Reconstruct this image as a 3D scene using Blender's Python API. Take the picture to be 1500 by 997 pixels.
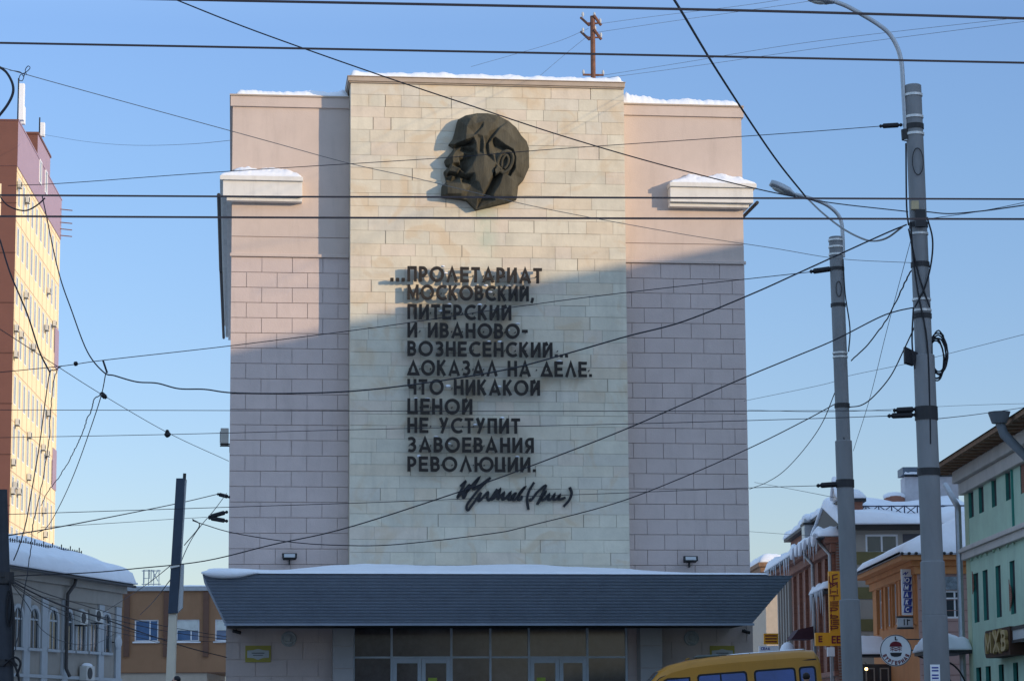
import bpy, bmesh, math, random
from mathutils import Vector, Matrix, noise
from mathutils.geometry import delaunay_2d_cdt
R = math.radians
random.seed(7)
S = bpy.context.scene
for o in list(bpy.data.objects):
    bpy.data.objects.remove(o)

# ------------------------------------------------------------------ camera
FPX, PPX, PPY = 3437.0, 707.8, 610.9          # focal length and principal point in photo pixels (1500 x 997)
TILT, ROLL, EYE = 0.1308, 0.0048, 1.6
_F = Vector((0, math.cos(TILT), math.sin(TILT)))
_U0 = Vector((0, -math.sin(TILT), math.cos(TILT)))
_R0 = Vector((1, 0, 0))
_R = _R0 * math.cos(ROLL) - _U0 * math.sin(ROLL)
_U = _R0 * math.sin(ROLL) + _U0 * math.cos(ROLL)
CAM = Vector((0, 0, EYE))
cd = bpy.data.cameras.new('camera')
cam = bpy.data.objects.new('camera', cd)
S.collection.objects.link(cam)
m = Matrix((_R, _U, -_F)).transposed().to_4x4()
m.translation = CAM
cam.matrix_world = m
cd.sensor_width = 36
cd.lens = FPX / 1500 * 36
cd.shift_x = (750 - PPX) / 1500
cd.shift_y = (PPY - 498.5) / 1500
cd.clip_end = 3000
S.camera = cam

# ------------------------------------------------------------------ light
A_MAIN = 0.1059                               # how far the main facade is turned from the picture plane
_s = Vector((1.0, -0.80, 0.225))              # towards the sun, in the frame of the facade
SUN = Matrix.Rotation(A_MAIN, 3, 'Z') @ _s
SUN.normalize()
EL = math.asin(SUN.z)
AZ = math.atan2(SUN.x, SUN.y)
W = bpy.data.worlds.new('World')
S.world = W
W.use_nodes = True
nt = W.node_tree
sky = nt.nodes.new('ShaderNodeTexSky')
sky.sky_type = 'NISHITA'
sky.sun_disc = False
sky.sun_elevation = EL
sky.sun_rotation = AZ
sky.altitude = 0
sky.air_density = 1.0
sky.dust_density = 0.2
sky.ozone_density = 1.5
bg = nt.nodes['Background']
bg.inputs['Strength'].default_value = 0.15
tint = nt.nodes.new('ShaderNodeMix'); tint.data_type = 'RGBA'; tint.blend_type = 'MULTIPLY'
tint.inputs['Factor'].default_value = 1.0
tint.inputs['B'].default_value = (0.94, 1.0, 1.27, 1)
nt.links.new(sky.outputs[0], tint.inputs['A'])
# ramp dims the sky low down and adds unseen fill light overhead
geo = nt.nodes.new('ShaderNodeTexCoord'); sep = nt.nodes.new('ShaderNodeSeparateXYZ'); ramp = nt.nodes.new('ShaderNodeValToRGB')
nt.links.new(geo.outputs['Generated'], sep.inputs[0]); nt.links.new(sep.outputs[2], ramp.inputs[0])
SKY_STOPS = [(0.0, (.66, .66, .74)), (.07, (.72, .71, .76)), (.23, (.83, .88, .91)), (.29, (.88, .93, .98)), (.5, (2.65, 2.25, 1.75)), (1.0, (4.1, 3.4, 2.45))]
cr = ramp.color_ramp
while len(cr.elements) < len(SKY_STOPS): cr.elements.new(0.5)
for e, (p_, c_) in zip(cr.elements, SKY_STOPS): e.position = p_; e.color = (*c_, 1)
fill_boost = nt.nodes.new('ShaderNodeMix'); fill_boost.data_type = 'RGBA'; fill_boost.blend_type = 'MULTIPLY'; fill_boost.inputs['Factor'].default_value = 1.0
nt.links.new(tint.outputs['Result'], fill_boost.inputs['A']); nt.links.new(ramp.outputs[0], fill_boost.inputs['B'])
nt.links.new(fill_boost.outputs['Result'], bg.inputs[0])
ld = bpy.data.lights.new('sun', 'SUN')
ld.energy = 2.75
ld.angle = R(0.55)
ld.color = (1.0, 0.76, 0.48)
sun = bpy.data.objects.new('sun', ld)
S.collection.objects.link(sun)
sun.rotation_euler = SUN.to_track_quat('Z', 'Y').to_euler()
sun.location = SUN * 300
S.view_settings.view_transform = 'Standard'
S.view_settings.look = 'None'
S.view_settings.gamma = 1
S.view_settings.exposure = 0.42

# ------------------------------------------------------------------ helpers
def ray(px, py):
    return (_F * FPX + _R * (px - PPX) + _U * (PPY - py)).normalized()

def P(px, py, D):
    r = ray(px, py)
    return CAM + r * (D / r.y)

def ss(a, b, t):
    t = max(0.0, min(1.0, (t - a) / (b - a)))
    return t * t * (3 - 2 * t)

def ground_z(x, y):
    lat = (0.07 * (max(2.0, min(10.5, x)) - 6.5) - .2) * max(0.0, 1 - ss(2.0, 6.0, abs(y - 64)))
    return 1.4 * ss(8, 56, y) + lat

class Frame:
    """local frame of a building: x along its front, y into it, z up"""
    def __init__(s, o, a):
        s.o = Vector(o); s.a = a
        s.x = Vector((math.cos(a), math.sin(a), 0)); s.y = Vector((-math.sin(a), math.cos(a), 0))
    def at(s, px, py, y=0.0):
        r = ray(px, py); t = ((s.o - CAM).dot(s.y) + y) / r.dot(s.y)
        q = CAM + r * t - s.o
        return q.dot(s.x), q.z
    def side(s, px, py, x=0.0):
        r = ray(px, py); t = ((s.o - CAM).dot(s.x) + x) / r.dot(s.x)
        q = CAM + r * t - s.o
        return q.dot(s.y), q.z
    def w(s, x, y, z):
        return s.o + s.x * x + s.y * y + Vector((0, 0, z))

def catmull(pts, n=6):
    pts = [Vector(p) for p in pts]
    if len(pts) < 3:
        return pts
    out = []
    for i in range(len(pts) - 1):
        p1, p2 = pts[i], pts[i + 1]
        p0 = pts[i - 1] if i else p1 * 2 - p2
        p3 = pts[i + 2] if i + 2 < len(pts) else p2 * 2 - p1
        for k in range(n):
            t = k / n
            out.append(0.5 * ((2 * p1) + (p2 - p0) * t + (2 * p0 - 5 * p1 + 4 * p2 - p3) * t * t + (3 * p1 - p0 - 3 * p2 + p3) * t ** 3))
    out.append(pts[-1])
    return out

class MB:
    def __init__(s):
        s.v = []; s.f = []; s.m = []
    def add(s, vs, fs, m=0):
        b = len(s.v)
        s.v += [tuple(v) for v in vs]
        for f in fs:
            s.f.append(tuple(b + i for i in f)); s.m.append(m)
        return s
    def box(s, x0, x1, y0, y1, z0, z1, m=0):
        vs = [(x, y, z) for z in (z0, z1) for y in (y0, y1) for x in (x0, x1)]
        return s.add(vs, [(0, 2, 3, 1), (4, 5, 7, 6), (0, 1, 5, 4), (2, 6, 7, 3), (0, 4, 6, 2), (1, 3, 7, 5)], m)
    def hexa(s, bot, top, m=0):
        n = len(bot)
        fs = [tuple(range(n))[::-1], tuple(range(n, 2 * n))]
        fs += [(i, (i + 1) % n, n + (i + 1) % n, n + i) for i in range(n)]
        return s.add(list(bot) + list(top), fs, m)
    def prism(s, poly, y0, y1, m=0):
        """polygon in (x,z), extruded from y0 to y1"""
        return s.hexa([(x, y0, z) for x, z in poly], [(x, y1, z) for x, z in poly], m)
    def tube(s, pts, r, seg=8, m=0, caps=True):
        pts = [Vector(p) for p in pts]
        n = len(pts)
        rs = r if isinstance(r, (list, tuple)) else [r] * n
        b = len(s.v)
        up = None
        for i, p in enumerate(pts):
            d = (pts[min(i + 1, n - 1)] - pts[max(i - 1, 0)])
            if d.length < 1e-9:
                d = Vector((0, 0, 1))
            d.normalize()
            if up is None:
                up = Vector((0, 0, 1)) if abs(d.z) < 0.9 else Vector((0, 1, 0))
            a = d.cross(up)
            if a.length < 1e-6:
                a = d.cross(Vector((1, 0, 0)))
            a.normalize(); up = a.cross(d)
            for k in range(seg):
                t = 2 * math.pi * k / seg
                s.v.append(tuple(p + (a * math.cos(t) + up * math.sin(t)) * rs[i]))
        for i in range(n - 1):
            for k in range(seg):
                k2 = (k + 1) % seg
                s.f.append((b + i * seg + k, b + i * seg + k2, b + (i + 1) * seg + k2, b + (i + 1) * seg + k)); s.m.append(m)
        if caps:
            s.f.append(tuple(b + k for k in range(seg))[::-1]); s.m.append(m)
            s.f.append(tuple(b + (n - 1) * seg + k for k in range(seg))); s.m.append(m)
        return s
    def ball(s, c, r, seg=12, rings=8, m=0):
        c = Vector(c); r = Vector(r) if not isinstance(r, (int, float)) else Vector((r, r, r))
        pts = []
        for i in range(rings + 1):
            th = math.pi * i / rings
            for k in range(seg):
                ph = 2 * math.pi * k / seg
                pts.append((c.x + r.x * math.sin(th) * math.cos(ph), c.y + r.y * math.sin(th) * math.sin(ph), c.z + r.z * math.cos(th)))
        fs = [(i * seg + k, i * seg + (k + 1) % seg, (i + 1) * seg + (k + 1) % seg, (i + 1) * seg + k) for i in range(rings) for k in range(seg)]
        return s.add(pts, fs, m)
    def ribbon(s, pts, th, y0, y1, closed=False, m=0):
        """a stroke of width th along (x,z) points, extruded between y0 (front) and y1"""
        pts = [Vector((p[0], p[1])) for p in pts]
        n = len(pts)
        L = []; Rr = []
        for i in range(n):
            a = pts[(i - 1) % n] if (closed or i > 0) else None
            c = pts[(i + 1) % n] if (closed or i < n - 1) else None
            d1 = (pts[i] - a).normalized() if a is not None else None
            d2 = (c - pts[i]).normalized() if c is not None else None
            if d1 is None: d1 = d2
            if d2 is None: d2 = d1
            n1 = Vector((-d1.y, d1.x)); n2 = Vector((-d2.y, d2.x))
            mm = n1 + n2
            if mm.length < 0.35: mm = n1.copy()
            mm.normalize()
            k = th / 2 / max(0.45, mm.dot(n1))
            L.append(pts[i] + mm * k); Rr.append(pts[i] - mm * k)
        vs = []
        for i in range(n):
            vs += [(L[i].x, y0, L[i].y), (Rr[i].x, y0, Rr[i].y), (Rr[i].x, y1, Rr[i].y), (L[i].x, y1, L[i].y)]
        fs = []
        for i in range(n if closed else n - 1):
            a = i * 4; b = ((i + 1) % n) * 4
            for k in range(4):
                fs.append((a + k, a + (k + 1) % 4, b + (k + 1) % 4, b + k))
        if not closed:
            fs += [(0, 3, 2, 1), ((n - 1) * 4, (n - 1) * 4 + 1, (n - 1) * 4 + 2, (n - 1) * 4 + 3)]
        return s.add(vs, fs, m)
    def holes(s, x0, x1, z0, z1, hs, y=0.0, d=0.18, m=0, mr=None):
        """front wall face at y with rectangular openings and their reveals"""
        xs = sorted({x0, x1, *[h[0] for h in hs], *[h[1] for h in hs]})
        zs = sorted({z0, z1, *[h[2] for h in hs], *[h[3] for h in hs]})
        for i in range(len(xs) - 1):
            for j in range(len(zs) - 1):
                cx = (xs[i] + xs[i + 1]) / 2; cz = (zs[j] + zs[j + 1]) / 2
                if cx < x0 or cx > x1 or cz < z0 or cz > z1: continue
                if any(h[0] < cx < h[1] and h[2] < cz < h[3] for h in hs): continue
                s.add([(xs[i], y, zs[j]), (xs[i + 1], y, zs[j]), (xs[i + 1], y, zs[j + 1]), (xs[i], y, zs[j + 1])], [(0, 1, 2, 3)], m)
        for a, b, c, e in [h[:4] for h in hs]:
            q = [(a, c), (b, c), (b, e), (a, e)]
            for i in range(4):
                (xa, za), (xb, zb) = q[i], q[(i + 1) % 4]
                s.add([(xa, y, za), (xb, y, zb), (xb, y + d, zb), (xa, y + d, za)], [(3, 2, 1, 0)], m if mr is None else mr)
        return s
    def build(s, name, mats, parent=None, smooth=False, bevel=0, recalc=True, xf=None):
        me = bpy.data.meshes.new(name)
        me.from_pydata(s.v, [], s.f)
        if not isinstance(mats, (list, tuple)): mats = [mats]
        for mt in mats: me.materials.append(mt)
        for p, i in zip(me.polygons, s.m): p.material_index = i
        if xf is not None: me.transform(xf)
        if recalc:
            bm = bmesh.new(); bm.from_mesh(me)
            bmesh.ops.recalc_face_normals(bm, faces=bm.faces)
            bm.to_mesh(me); bm.free()
        if smooth:
            for p in me.polygons: p.use_smooth = True
            if smooth != 'all':
                me.set_sharp_from_angle(angle=R(38))
        o = bpy.data.objects.new(name, me)
        S.collection.objects.link(o)
        if parent is not None: o.parent = parent
        if bevel:
            b = o.modifiers.new('bevel', 'BEVEL'); b.width = bevel; b.segments = 2; b.limit_method = 'ANGLE'
        return o

def tag(o, label=None, cat=None, group=None, kind=None):
    if label: o['label'] = label
    if cat: o['category'] = cat
    if group: o['group'] = group
    if kind: o['kind'] = kind
    return o

def thing(name, label, cat, loc=(0, 0, 0), rz=0.0, group=None):
    o = bpy.data.objects.new(name, None)
    o.empty_display_size = 0.3
    S.collection.objects.link(o)
    o.location = loc; o.rotation_euler = (0, 0, rz)
    return tag(o, label, cat, group)

def copy_tree(o, parent=None):
    c = o.copy(); S.collection.objects.link(c)
    if parent is not None: c.parent = parent
    for ch in o.children: copy_tree(ch, c)
    return c

# ------------------------------------------------------------------ materials
_M = {}
def mat(name, col, rough=0.8, var=0.12, scale=3.0, bump=0.0, bscale=30.0, metal=0.0, spec=0.3, stretch=(1, 1, 1), grime=0.0, emit=None):
    if name in _M: return _M[name]
    mt = bpy.data.materials.new(name); mt.use_nodes = True
    n = mt.node_tree; b = n.nodes['Principled BSDF']; L = n.links.new
    b.inputs['Roughness'].default_value = rough
    b.inputs['Metallic'].default_value = metal
    b.inputs['Specular IOR Level'].default_value = spec
    tc = n.nodes.new('ShaderNodeTexCoord'); mp = n.nodes.new('ShaderNodeMapping')
    mp.inputs['Scale'].default_value = stretch
    L(tc.outputs['Object'], mp.inputs[0])
    out = None
    if var:
        t = n.nodes.new('ShaderNodeTexNoise'); t.inputs['Scale'].default_value = scale; t.inputs['Detail'].default_value = 6; t.inputs['Roughness'].default_value = 0.65
        L(mp.outputs[0], t.inputs['Vector'])
        r = n.nodes.new('ShaderNodeValToRGB')
        r.color_ramp.elements[0].position = 0.3; r.color_ramp.elements[1].position = 0.7
        r.color_ramp.elements[0].color = [c * (1 - var) for c in col] + [1]
        r.color_ramp.elements[1].color = [min(1, c * (1 + var)) for c in col] + [1]
        L(t.outputs['Fac'], r.inputs[0]); out = r.outputs[0]
    if grime and out is not None:
        t2 = n.nodes.new('ShaderNodeTexNoise'); t2.inputs['Scale'].default_value = 0.9; t2.inputs['Detail'].default_value = 8; t2.inputs['Roughness'].default_value = 0.7
        mp2 = n.nodes.new('ShaderNodeMapping'); mp2.inputs['Scale'].default_value = (2.2, 2.2, 0.35)
        L(tc.outputs['Object'], mp2.inputs[0]); L(mp2.outputs[0], t2.inputs['Vector'])
        mr = n.nodes.new('ShaderNodeMapRange'); mr.inputs['From Min'].default_value = 0.52; mr.inputs['From Max'].default_value = 0.75
        mr.inputs['To Max'].default_value = grime
        L(t2.outputs['Fac'], mr.inputs['Value'])
        mx = n.nodes.new('ShaderNodeMix'); mx.data_type = 'RGBA'
        L(mr.outputs[0], mx.inputs['Factor']); L(out, mx.inputs['A'])
        mx.inputs['B'].default_value = [c * 0.45 for c in col] + [1]
        out = mx.outputs['Result']
    if out is not None: L(out, b.inputs['Base Color'])
    else: b.inputs['Base Color'].default_value = list(col) + [1]
    if bump:
        t3 = n.nodes.new('ShaderNodeTexNoise'); t3.inputs['Scale'].default_value = bscale; t3.inputs['Detail'].default_value = 5
        L(mp.outputs[0], t3.inputs['Vector'])
        bp = n.nodes.new('ShaderNodeBump'); bp.inputs['Strength'].default_value = bump; bp.inputs['Distance'].default_value = 0.03
        L(t3.outputs['Fac'], bp.inputs['Height']); L(bp.outputs[0], b.inputs['Normal'])
    if emit:
        b.inputs['Emission Color'].default_value = list(emit[0]) + [1]; b.inputs['Emission Strength'].default_value = emit[1]
    _M[name] = mt
    return mt

snow_m = mat('snow', (0.80, 0.82, 0.86), 0.75, 0.04, 2, 0.35, 9)
stucco = mat('pink_stucco', (0.575, 0.475, 0.42), 0.9, 0.06, 0.8, 0.15, 25, grime=0.22)
block_m = mat('pink_block', (0.575, 0.475, 0.44), 0.88, 0.06, 1.2, 0.15, 25, grime=0.22)
groove_m = mat('block_joint', (0.53, 0.44, 0.41), 0.95, 0.05)
white_p = mat('white_paint', (0.72, 0.70, 0.66), 0.7, 0.06, 2, grime=0.35)
coping_m = mat('tan_coping', (0.42, 0.34, 0.27), 0.6, 0.1, 2)
canopy_m = mat('blue_sheet_metal', (0.235, 0.28, 0.35), 0.45, 0.08, 1.5, metal=0.0, spec=0.5, grime=0.25)
col_m = mat('grey_cladding', (0.40, 0.385, 0.385), 0.6, 0.05)
alu = mat('grey_aluminium', (0.46, 0.52, 0.58), 0.4, 0.05, spec=0.5)
glass = mat('window_glass', (0.035, 0.045, 0.055), 0.06, 0.2, 0.7, spec=0.6)
glass_d = mat('entrance_glass', (0.055, 0.056, 0.060), 0.14, 0.7, 0.9, spec=0.5)  # blotchy tones painted in for faint reflections and the inside behind
pvc = mat('white_plastic', (0.78, 0.79, 0.80), 0.45, 0.03)
bronze = mat('dark_bronze', (0.082, 0.076, 0.058), 0.7, 0.3, 5, 0.5, 22, metal=0.0, spec=0.06, stretch=(1, 1, 0.18))
letter_m = mat('dark_letters', (0.022, 0.017, 0.014), 0.6, 0.15, 4, spec=0.3)
black = mat('black_rubber', (0.012, 0.012, 0.015), 0.6, 0.1, 5)
wire_m = mat('wire', (0.022, 0.022, 0.03), 0.6, 0.1, 5)
wire_g = mat('steel_cable', (0.16, 0.15, 0.14), 0.5, 0.1, 5)
iron = mat('dark_iron', (0.03, 0.03, 0.032), 0.6, 0.2, 5)
rust = mat('rusty_iron', (0.16, 0.075, 0.05), 0.8, 0.3, 6)
pole_m = mat('grey_pole_paint', (0.20, 0.205, 0.21), 0.62, 0.14, 2.5, 0.15, 12, spec=0.35, stretch=(1, 1, 0.3), grime=0.5)
galv = mat('galvanised_steel', (0.38, 0.40, 0.42), 0.4, 0.12, 6, metal=0.5)
strap_m = mat('steel_strap', (0.62, 0.62, 0.60), 0.4, 0.05, metal=0.3)
purple = mat('mauve_cladding', (0.36, 0.255, 0.31), 0.6, 0.05, 1)
brown_t = mat('brown_cladding', (0.165, 0.07, 0.05), 0.6, 0.06, 1)
yellow_w = mat('cream_panel', (0.84, 0.70, 0.43), 0.8, 0.06, 0.6, grime=0.15)
tower_glass = mat('pale_window_glass', (0.30, 0.31, 0.30), 0.25, 0.25, 0.35, spec=0.5)
seam_m = mat('panel_seam', (0.60, 0.42, 0.28), 0.8, 0.1)
ac_m = mat('ac_casing', (0.55, 0.54, 0.50), 0.5, 0.06)
ac_g = mat('ac_grille', (0.05, 0.05, 0.05), 0.6, 0.1)
cream_s = mat('cream_stucco', (0.33, 0.30, 0.26), 0.9, 0.07, 1, 0.1, 20, grime=0.3)
pale_trim = mat('pale_trim', (0.40, 0.42, 0.43), 0.8, 0.05, 2, grime=0.25)
pipe_m = mat('dark_pipe', (0.05, 0.045, 0.045), 0.5, 0.15)
brown_w = mat('brown_stucco', (0.32, 0.175, 0.095), 0.9, 0.08, 1, 0.1, 20, grime=0.25)
brown_d = mat('dark_brown_pilaster', (0.15, 0.08, 0.055), 0.85, 0.08)
sand_w = mat('sand_stucco', (0.45, 0.38, 0.30), 0.9, 0.07, grime=0.3)
green_w = mat('green_stucco', (0.47, 0.63, 0.495), 0.9, 0.10, 0.9, 0.15, 18, grime=0.3)
green_l = mat('pale_green_stucco', (0.50, 0.58, 0.40), 0.9, 0.08, 0.9, 0.15, 18, grime=0.3)
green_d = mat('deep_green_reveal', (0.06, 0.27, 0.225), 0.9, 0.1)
grey_c = mat('grey_cornice', (0.58, 0.53, 0.49), 0.85, 0.07, 1.5, grime=0.3)
wood_d = mat('weathered_wood', (0.24, 0.14, 0.085), 0.85, 0.3, 5, 0.3, 20, stretch=(1, 1, 1))
orange_w = mat('orange_stucco', (0.62, 0.27, 0.105), 0.85, 0.07, 1, 0.1, 20, grime=0.25)
pinkbrick = mat('pink_boarding', (0.42, 0.27, 0.235), 0.85, 0.08, 1)
olive = mat('olive_band', (0.17, 0.15, 0.065), 0.8, 0.08)
beige_w = mat('beige_cladding', (0.36, 0.33, 0.285), 0.85, 0.06, 1, grime=0.2)
cornflower = mat('blue_sign', (0.03, 0.05, 0.27), 0.5, 0.05)
orange_s = mat('orange_sign', (0.78, 0.34, 0.02), 0.5, 0.05)
maroon = mat('maroon_paint', (0.16, 0.015, 0.025), 0.6, 0.1)
gold = mat('gold_letters', (0.36, 0.25, 0.10), 0.45, 0.12, metal=0.2)
van_m = mat('yellow_van_paint', (0.41, 0.175, 0.007), 0.35, 0.05, 1, spec=0.5, grime=0.25)
van_g = mat('blue_tinted_glass', (0.02, 0.055, 0.22), 0.08, 0.25, 1.0, spec=0.5)
tyre = mat('tyre', (0.02, 0.02, 0.02), 0.9, 0.1)
asphalt = mat('asphalt', (0.055, 0.055, 0.06), 0.9, 0.25, 1.5, 0.3, 25)
panel_b = mat('dark_blue_panel', (0.035, 0.055, 0.085), 0.45, 0.1, 2)
panel_w = mat('grey_white_panel', (0.45, 0.47, 0.48), 0.5, 0.06, 2)
post_c = mat('cream_post', (0.62, 0.56, 0.45), 0.8, 0.06, 2)

# reddish brick, procedural
def brickmat(name, c1, c2, mc, sc):
    mt = bpy.data.materials.new(name); mt.use_nodes = True
    n = mt.node_tree; b = n.nodes['Principled BSDF']; L = n.links.new
    tc = n.nodes.new('ShaderNodeTexCoord'); mp = n.nodes.new('ShaderNodeMapping'); mp.inputs['Rotation'].default_value = (R(90), 0, 0)
    L(tc.outputs['Object'], mp.inputs[0])
    bt = n.nodes.new('ShaderNodeTexBrick'); bt.inputs['Scale'].default_value = sc
    bt.inputs['Color1'].default_value = (*c1, 1); bt.inputs['Color2'].default_value = (*c2, 1); bt.inputs['Mortar'].default_value = (*mc, 1)
    bt.inputs['Mortar Size'].default_value = 0.015
    L(mp.outputs[0], bt.inputs['Vector']); L(bt.outputs['Color'], b.inputs['Base Color'])
    b.inputs['Roughness'].default_value = 0.9
    return mt
brick_m = brickmat('red_brick', (0.20, 0.075, 0.045), (0.28, 0.11, 0.065), (0.26, 0.2, 0.17), 4.0)

# stone slabs: six tones of the same pale sandstone, with veins and a faint green stain
def stonemat(name, col):
    mt = mat(name, col, 0.75, 0.09, 1.8, 0.12, 14, spec=0.3, grime=0.28)
    n = mt.node_tree; b = n.nodes['Principled BSDF']; L = n.links.new
    src = b.inputs['Base Color'].links[0].from_socket
    tc = n.nodes.new('ShaderNodeTexCoord'); sx = n.nodes.new('ShaderNodeSeparateXYZ'); L(tc.outputs['Object'], sx.inputs[0])
    def mr(sock, a, b_, c, d):
        q = n.nodes.new('ShaderNodeMapRange'); q.interpolation_type = 'SMOOTHSTEP'
        for k, v in zip(('From Min', 'From Max', 'To Min', 'To Max'), (a, b_, c, d)): q.inputs[k].default_value = v
        L(sock, q.inputs['Value']); return q.outputs[0]
    def mul(a, c):
        q = n.nodes.new('ShaderNodeMath'); q.operation = 'MULTIPLY'; L(a, q.inputs[0])
        if isinstance(c, float): q.inputs[1].default_value = c
        else: L(c, q.inputs[1])
        return q.outputs[0]
    t = n.nodes.new('ShaderNodeTexNoise'); t.inputs['Scale'].default_value = 1.5; t.inputs['Detail'].default_value = 5
    L(tc.outputs['Object'], t.inputs['Vector'])
    k = mul(mul(mr(sx.outputs[0], -0.55, -0.1, 0, 1), mr(sx.outputs[0], 0.1, 0.55, 1, 0)), mul(mr(sx.outputs[2], 16.2, 17.2, 0, 1), mr(sx.outputs[2], 17.9, 18.6, 1, 0)))
    k = mul(k, mr(t.outputs['Fac'], 0.35, 0.65, 0.1, 0.5))
    mx = n.nodes.new('ShaderNodeMix'); mx.data_type = 'RGBA'
    L(k, mx.inputs['Factor']); L(src, mx.inputs['A']); mx.inputs['B'].default_value = (0.36, 0.47, 0.36, 1)
    # ruddy veins
    w = n.nodes.new('ShaderNodeTexNoise'); w.inputs['Scale'].default_value = 0.8; w.inputs['Detail'].default_value = 8; w.inputs['Distortion'].default_value = 1.4
    L(tc.outputs['Object'], w.inputs['Vector'])
    mx2 = n.nodes.new('ShaderNodeMix'); mx2.data_type = 'RGBA'
    L(mr(w.outputs['Fac'], 0.54, 0.68, 0, 0.5), mx2.inputs['Factor']); L(mx.outputs['Result'], mx2.inputs['A']); mx2.inputs['B'].default_value = (0.60, 0.46, 0.30, 1)
    L(mx2.outputs['Result'], b.inputs['Base Color'])
    return mt
stones = [stonemat('stone_cream', (0.669, 0.602, 0.478)), stonemat('stone_tan', (0.656, 0.568, 0.438)), stonemat('stone_green_grey', (0.627, 0.581, 0.472)),
          stonemat('stone_rose', (0.664, 0.577, 0.469)), stonemat('stone_light', (0.677, 0.623, 0.501)), stonemat('stone_grey', (0.636, 0.585, 0.488))]
stone_joint = mat('stone_joint', (0.42, 0.37, 0.30), 0.95, 0.1)

# ------------------------------------------------------------------ snow, lettering
def snow_slab(name, parent, x0, x1, y0, y1, zf, th, seed=0, nx=60, ny=14, edge=0.25, rough=0.35, fr=1.2, label=None, jag=0.0):
    """a drift over a rectangle: zf(x,y) is the surface it lies on, th its depth"""
    mb = MB(); top = []
    for j in range(ny + 1):
        for i in range(nx + 1):
            x = x0 + (x1 - x0) * i / nx; y = y0 + (y1 - y0) * j / ny
            e = min(x - x0, x1 - x, y - y0, y1 - y)
            k = min(1.0, e / edge) if edge > 0 else 1
            k = math.sqrt(max(0.0, 1 - (1 - k) ** 2))
            q = noise.fractal(Vector((x * fr, y * fr, seed * 7.3)), 0.9, 2.1, 4) * rough
            if jag: q += noise.noise(Vector((x * 9, y * 9, seed))) * jag
            t = th(x, y) if callable(th) else th
            top.append((x, y, zf(x, y) + max(0.012, t * (1 + q)) * (0.12 + 0.88 * k)))
    bot = [(v[0], v[1], zf(v[0], v[1]) - 0.004) for v in top]
    W_ = nx + 1; n = len(top)
    fs = [(j * W_ + i, j * W_ + i + 1, (j + 1) * W_ + i + 1, (j + 1) * W_ + i) for j in range(ny) for i in range(nx)]
    fb = [tuple(n + q for q in f[::-1]) for f in fs]
    rim = [i for i in range(W_)] + [j * W_ + nx for j in range(1, ny + 1)] + [ny * W_ + i for i in range(nx - 1, -1, -1)] + [j * W_ for j in range(ny - 1, 0, -1)]
    fr_ = [(rim[k], n + rim[k], n + rim[(k + 1) % len(rim)], rim[(k + 1) % len(rim)]) for k in range(len(rim))]
    mb.add(top + bot, fs + fb + fr_)
    o = mb.build(name, snow_m, parent, smooth='all')
    if label: o['label'] = label
    return o

def arc(cx, cy, rx, ry, a0, a1, n=10):
    return [(cx + rx * math.cos(R(a0 + (a1 - a0) * i / n)), cy + ry * math.sin(R(a0 + (a1 - a0) * i / n))) for i in range(n + 1)]

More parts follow.
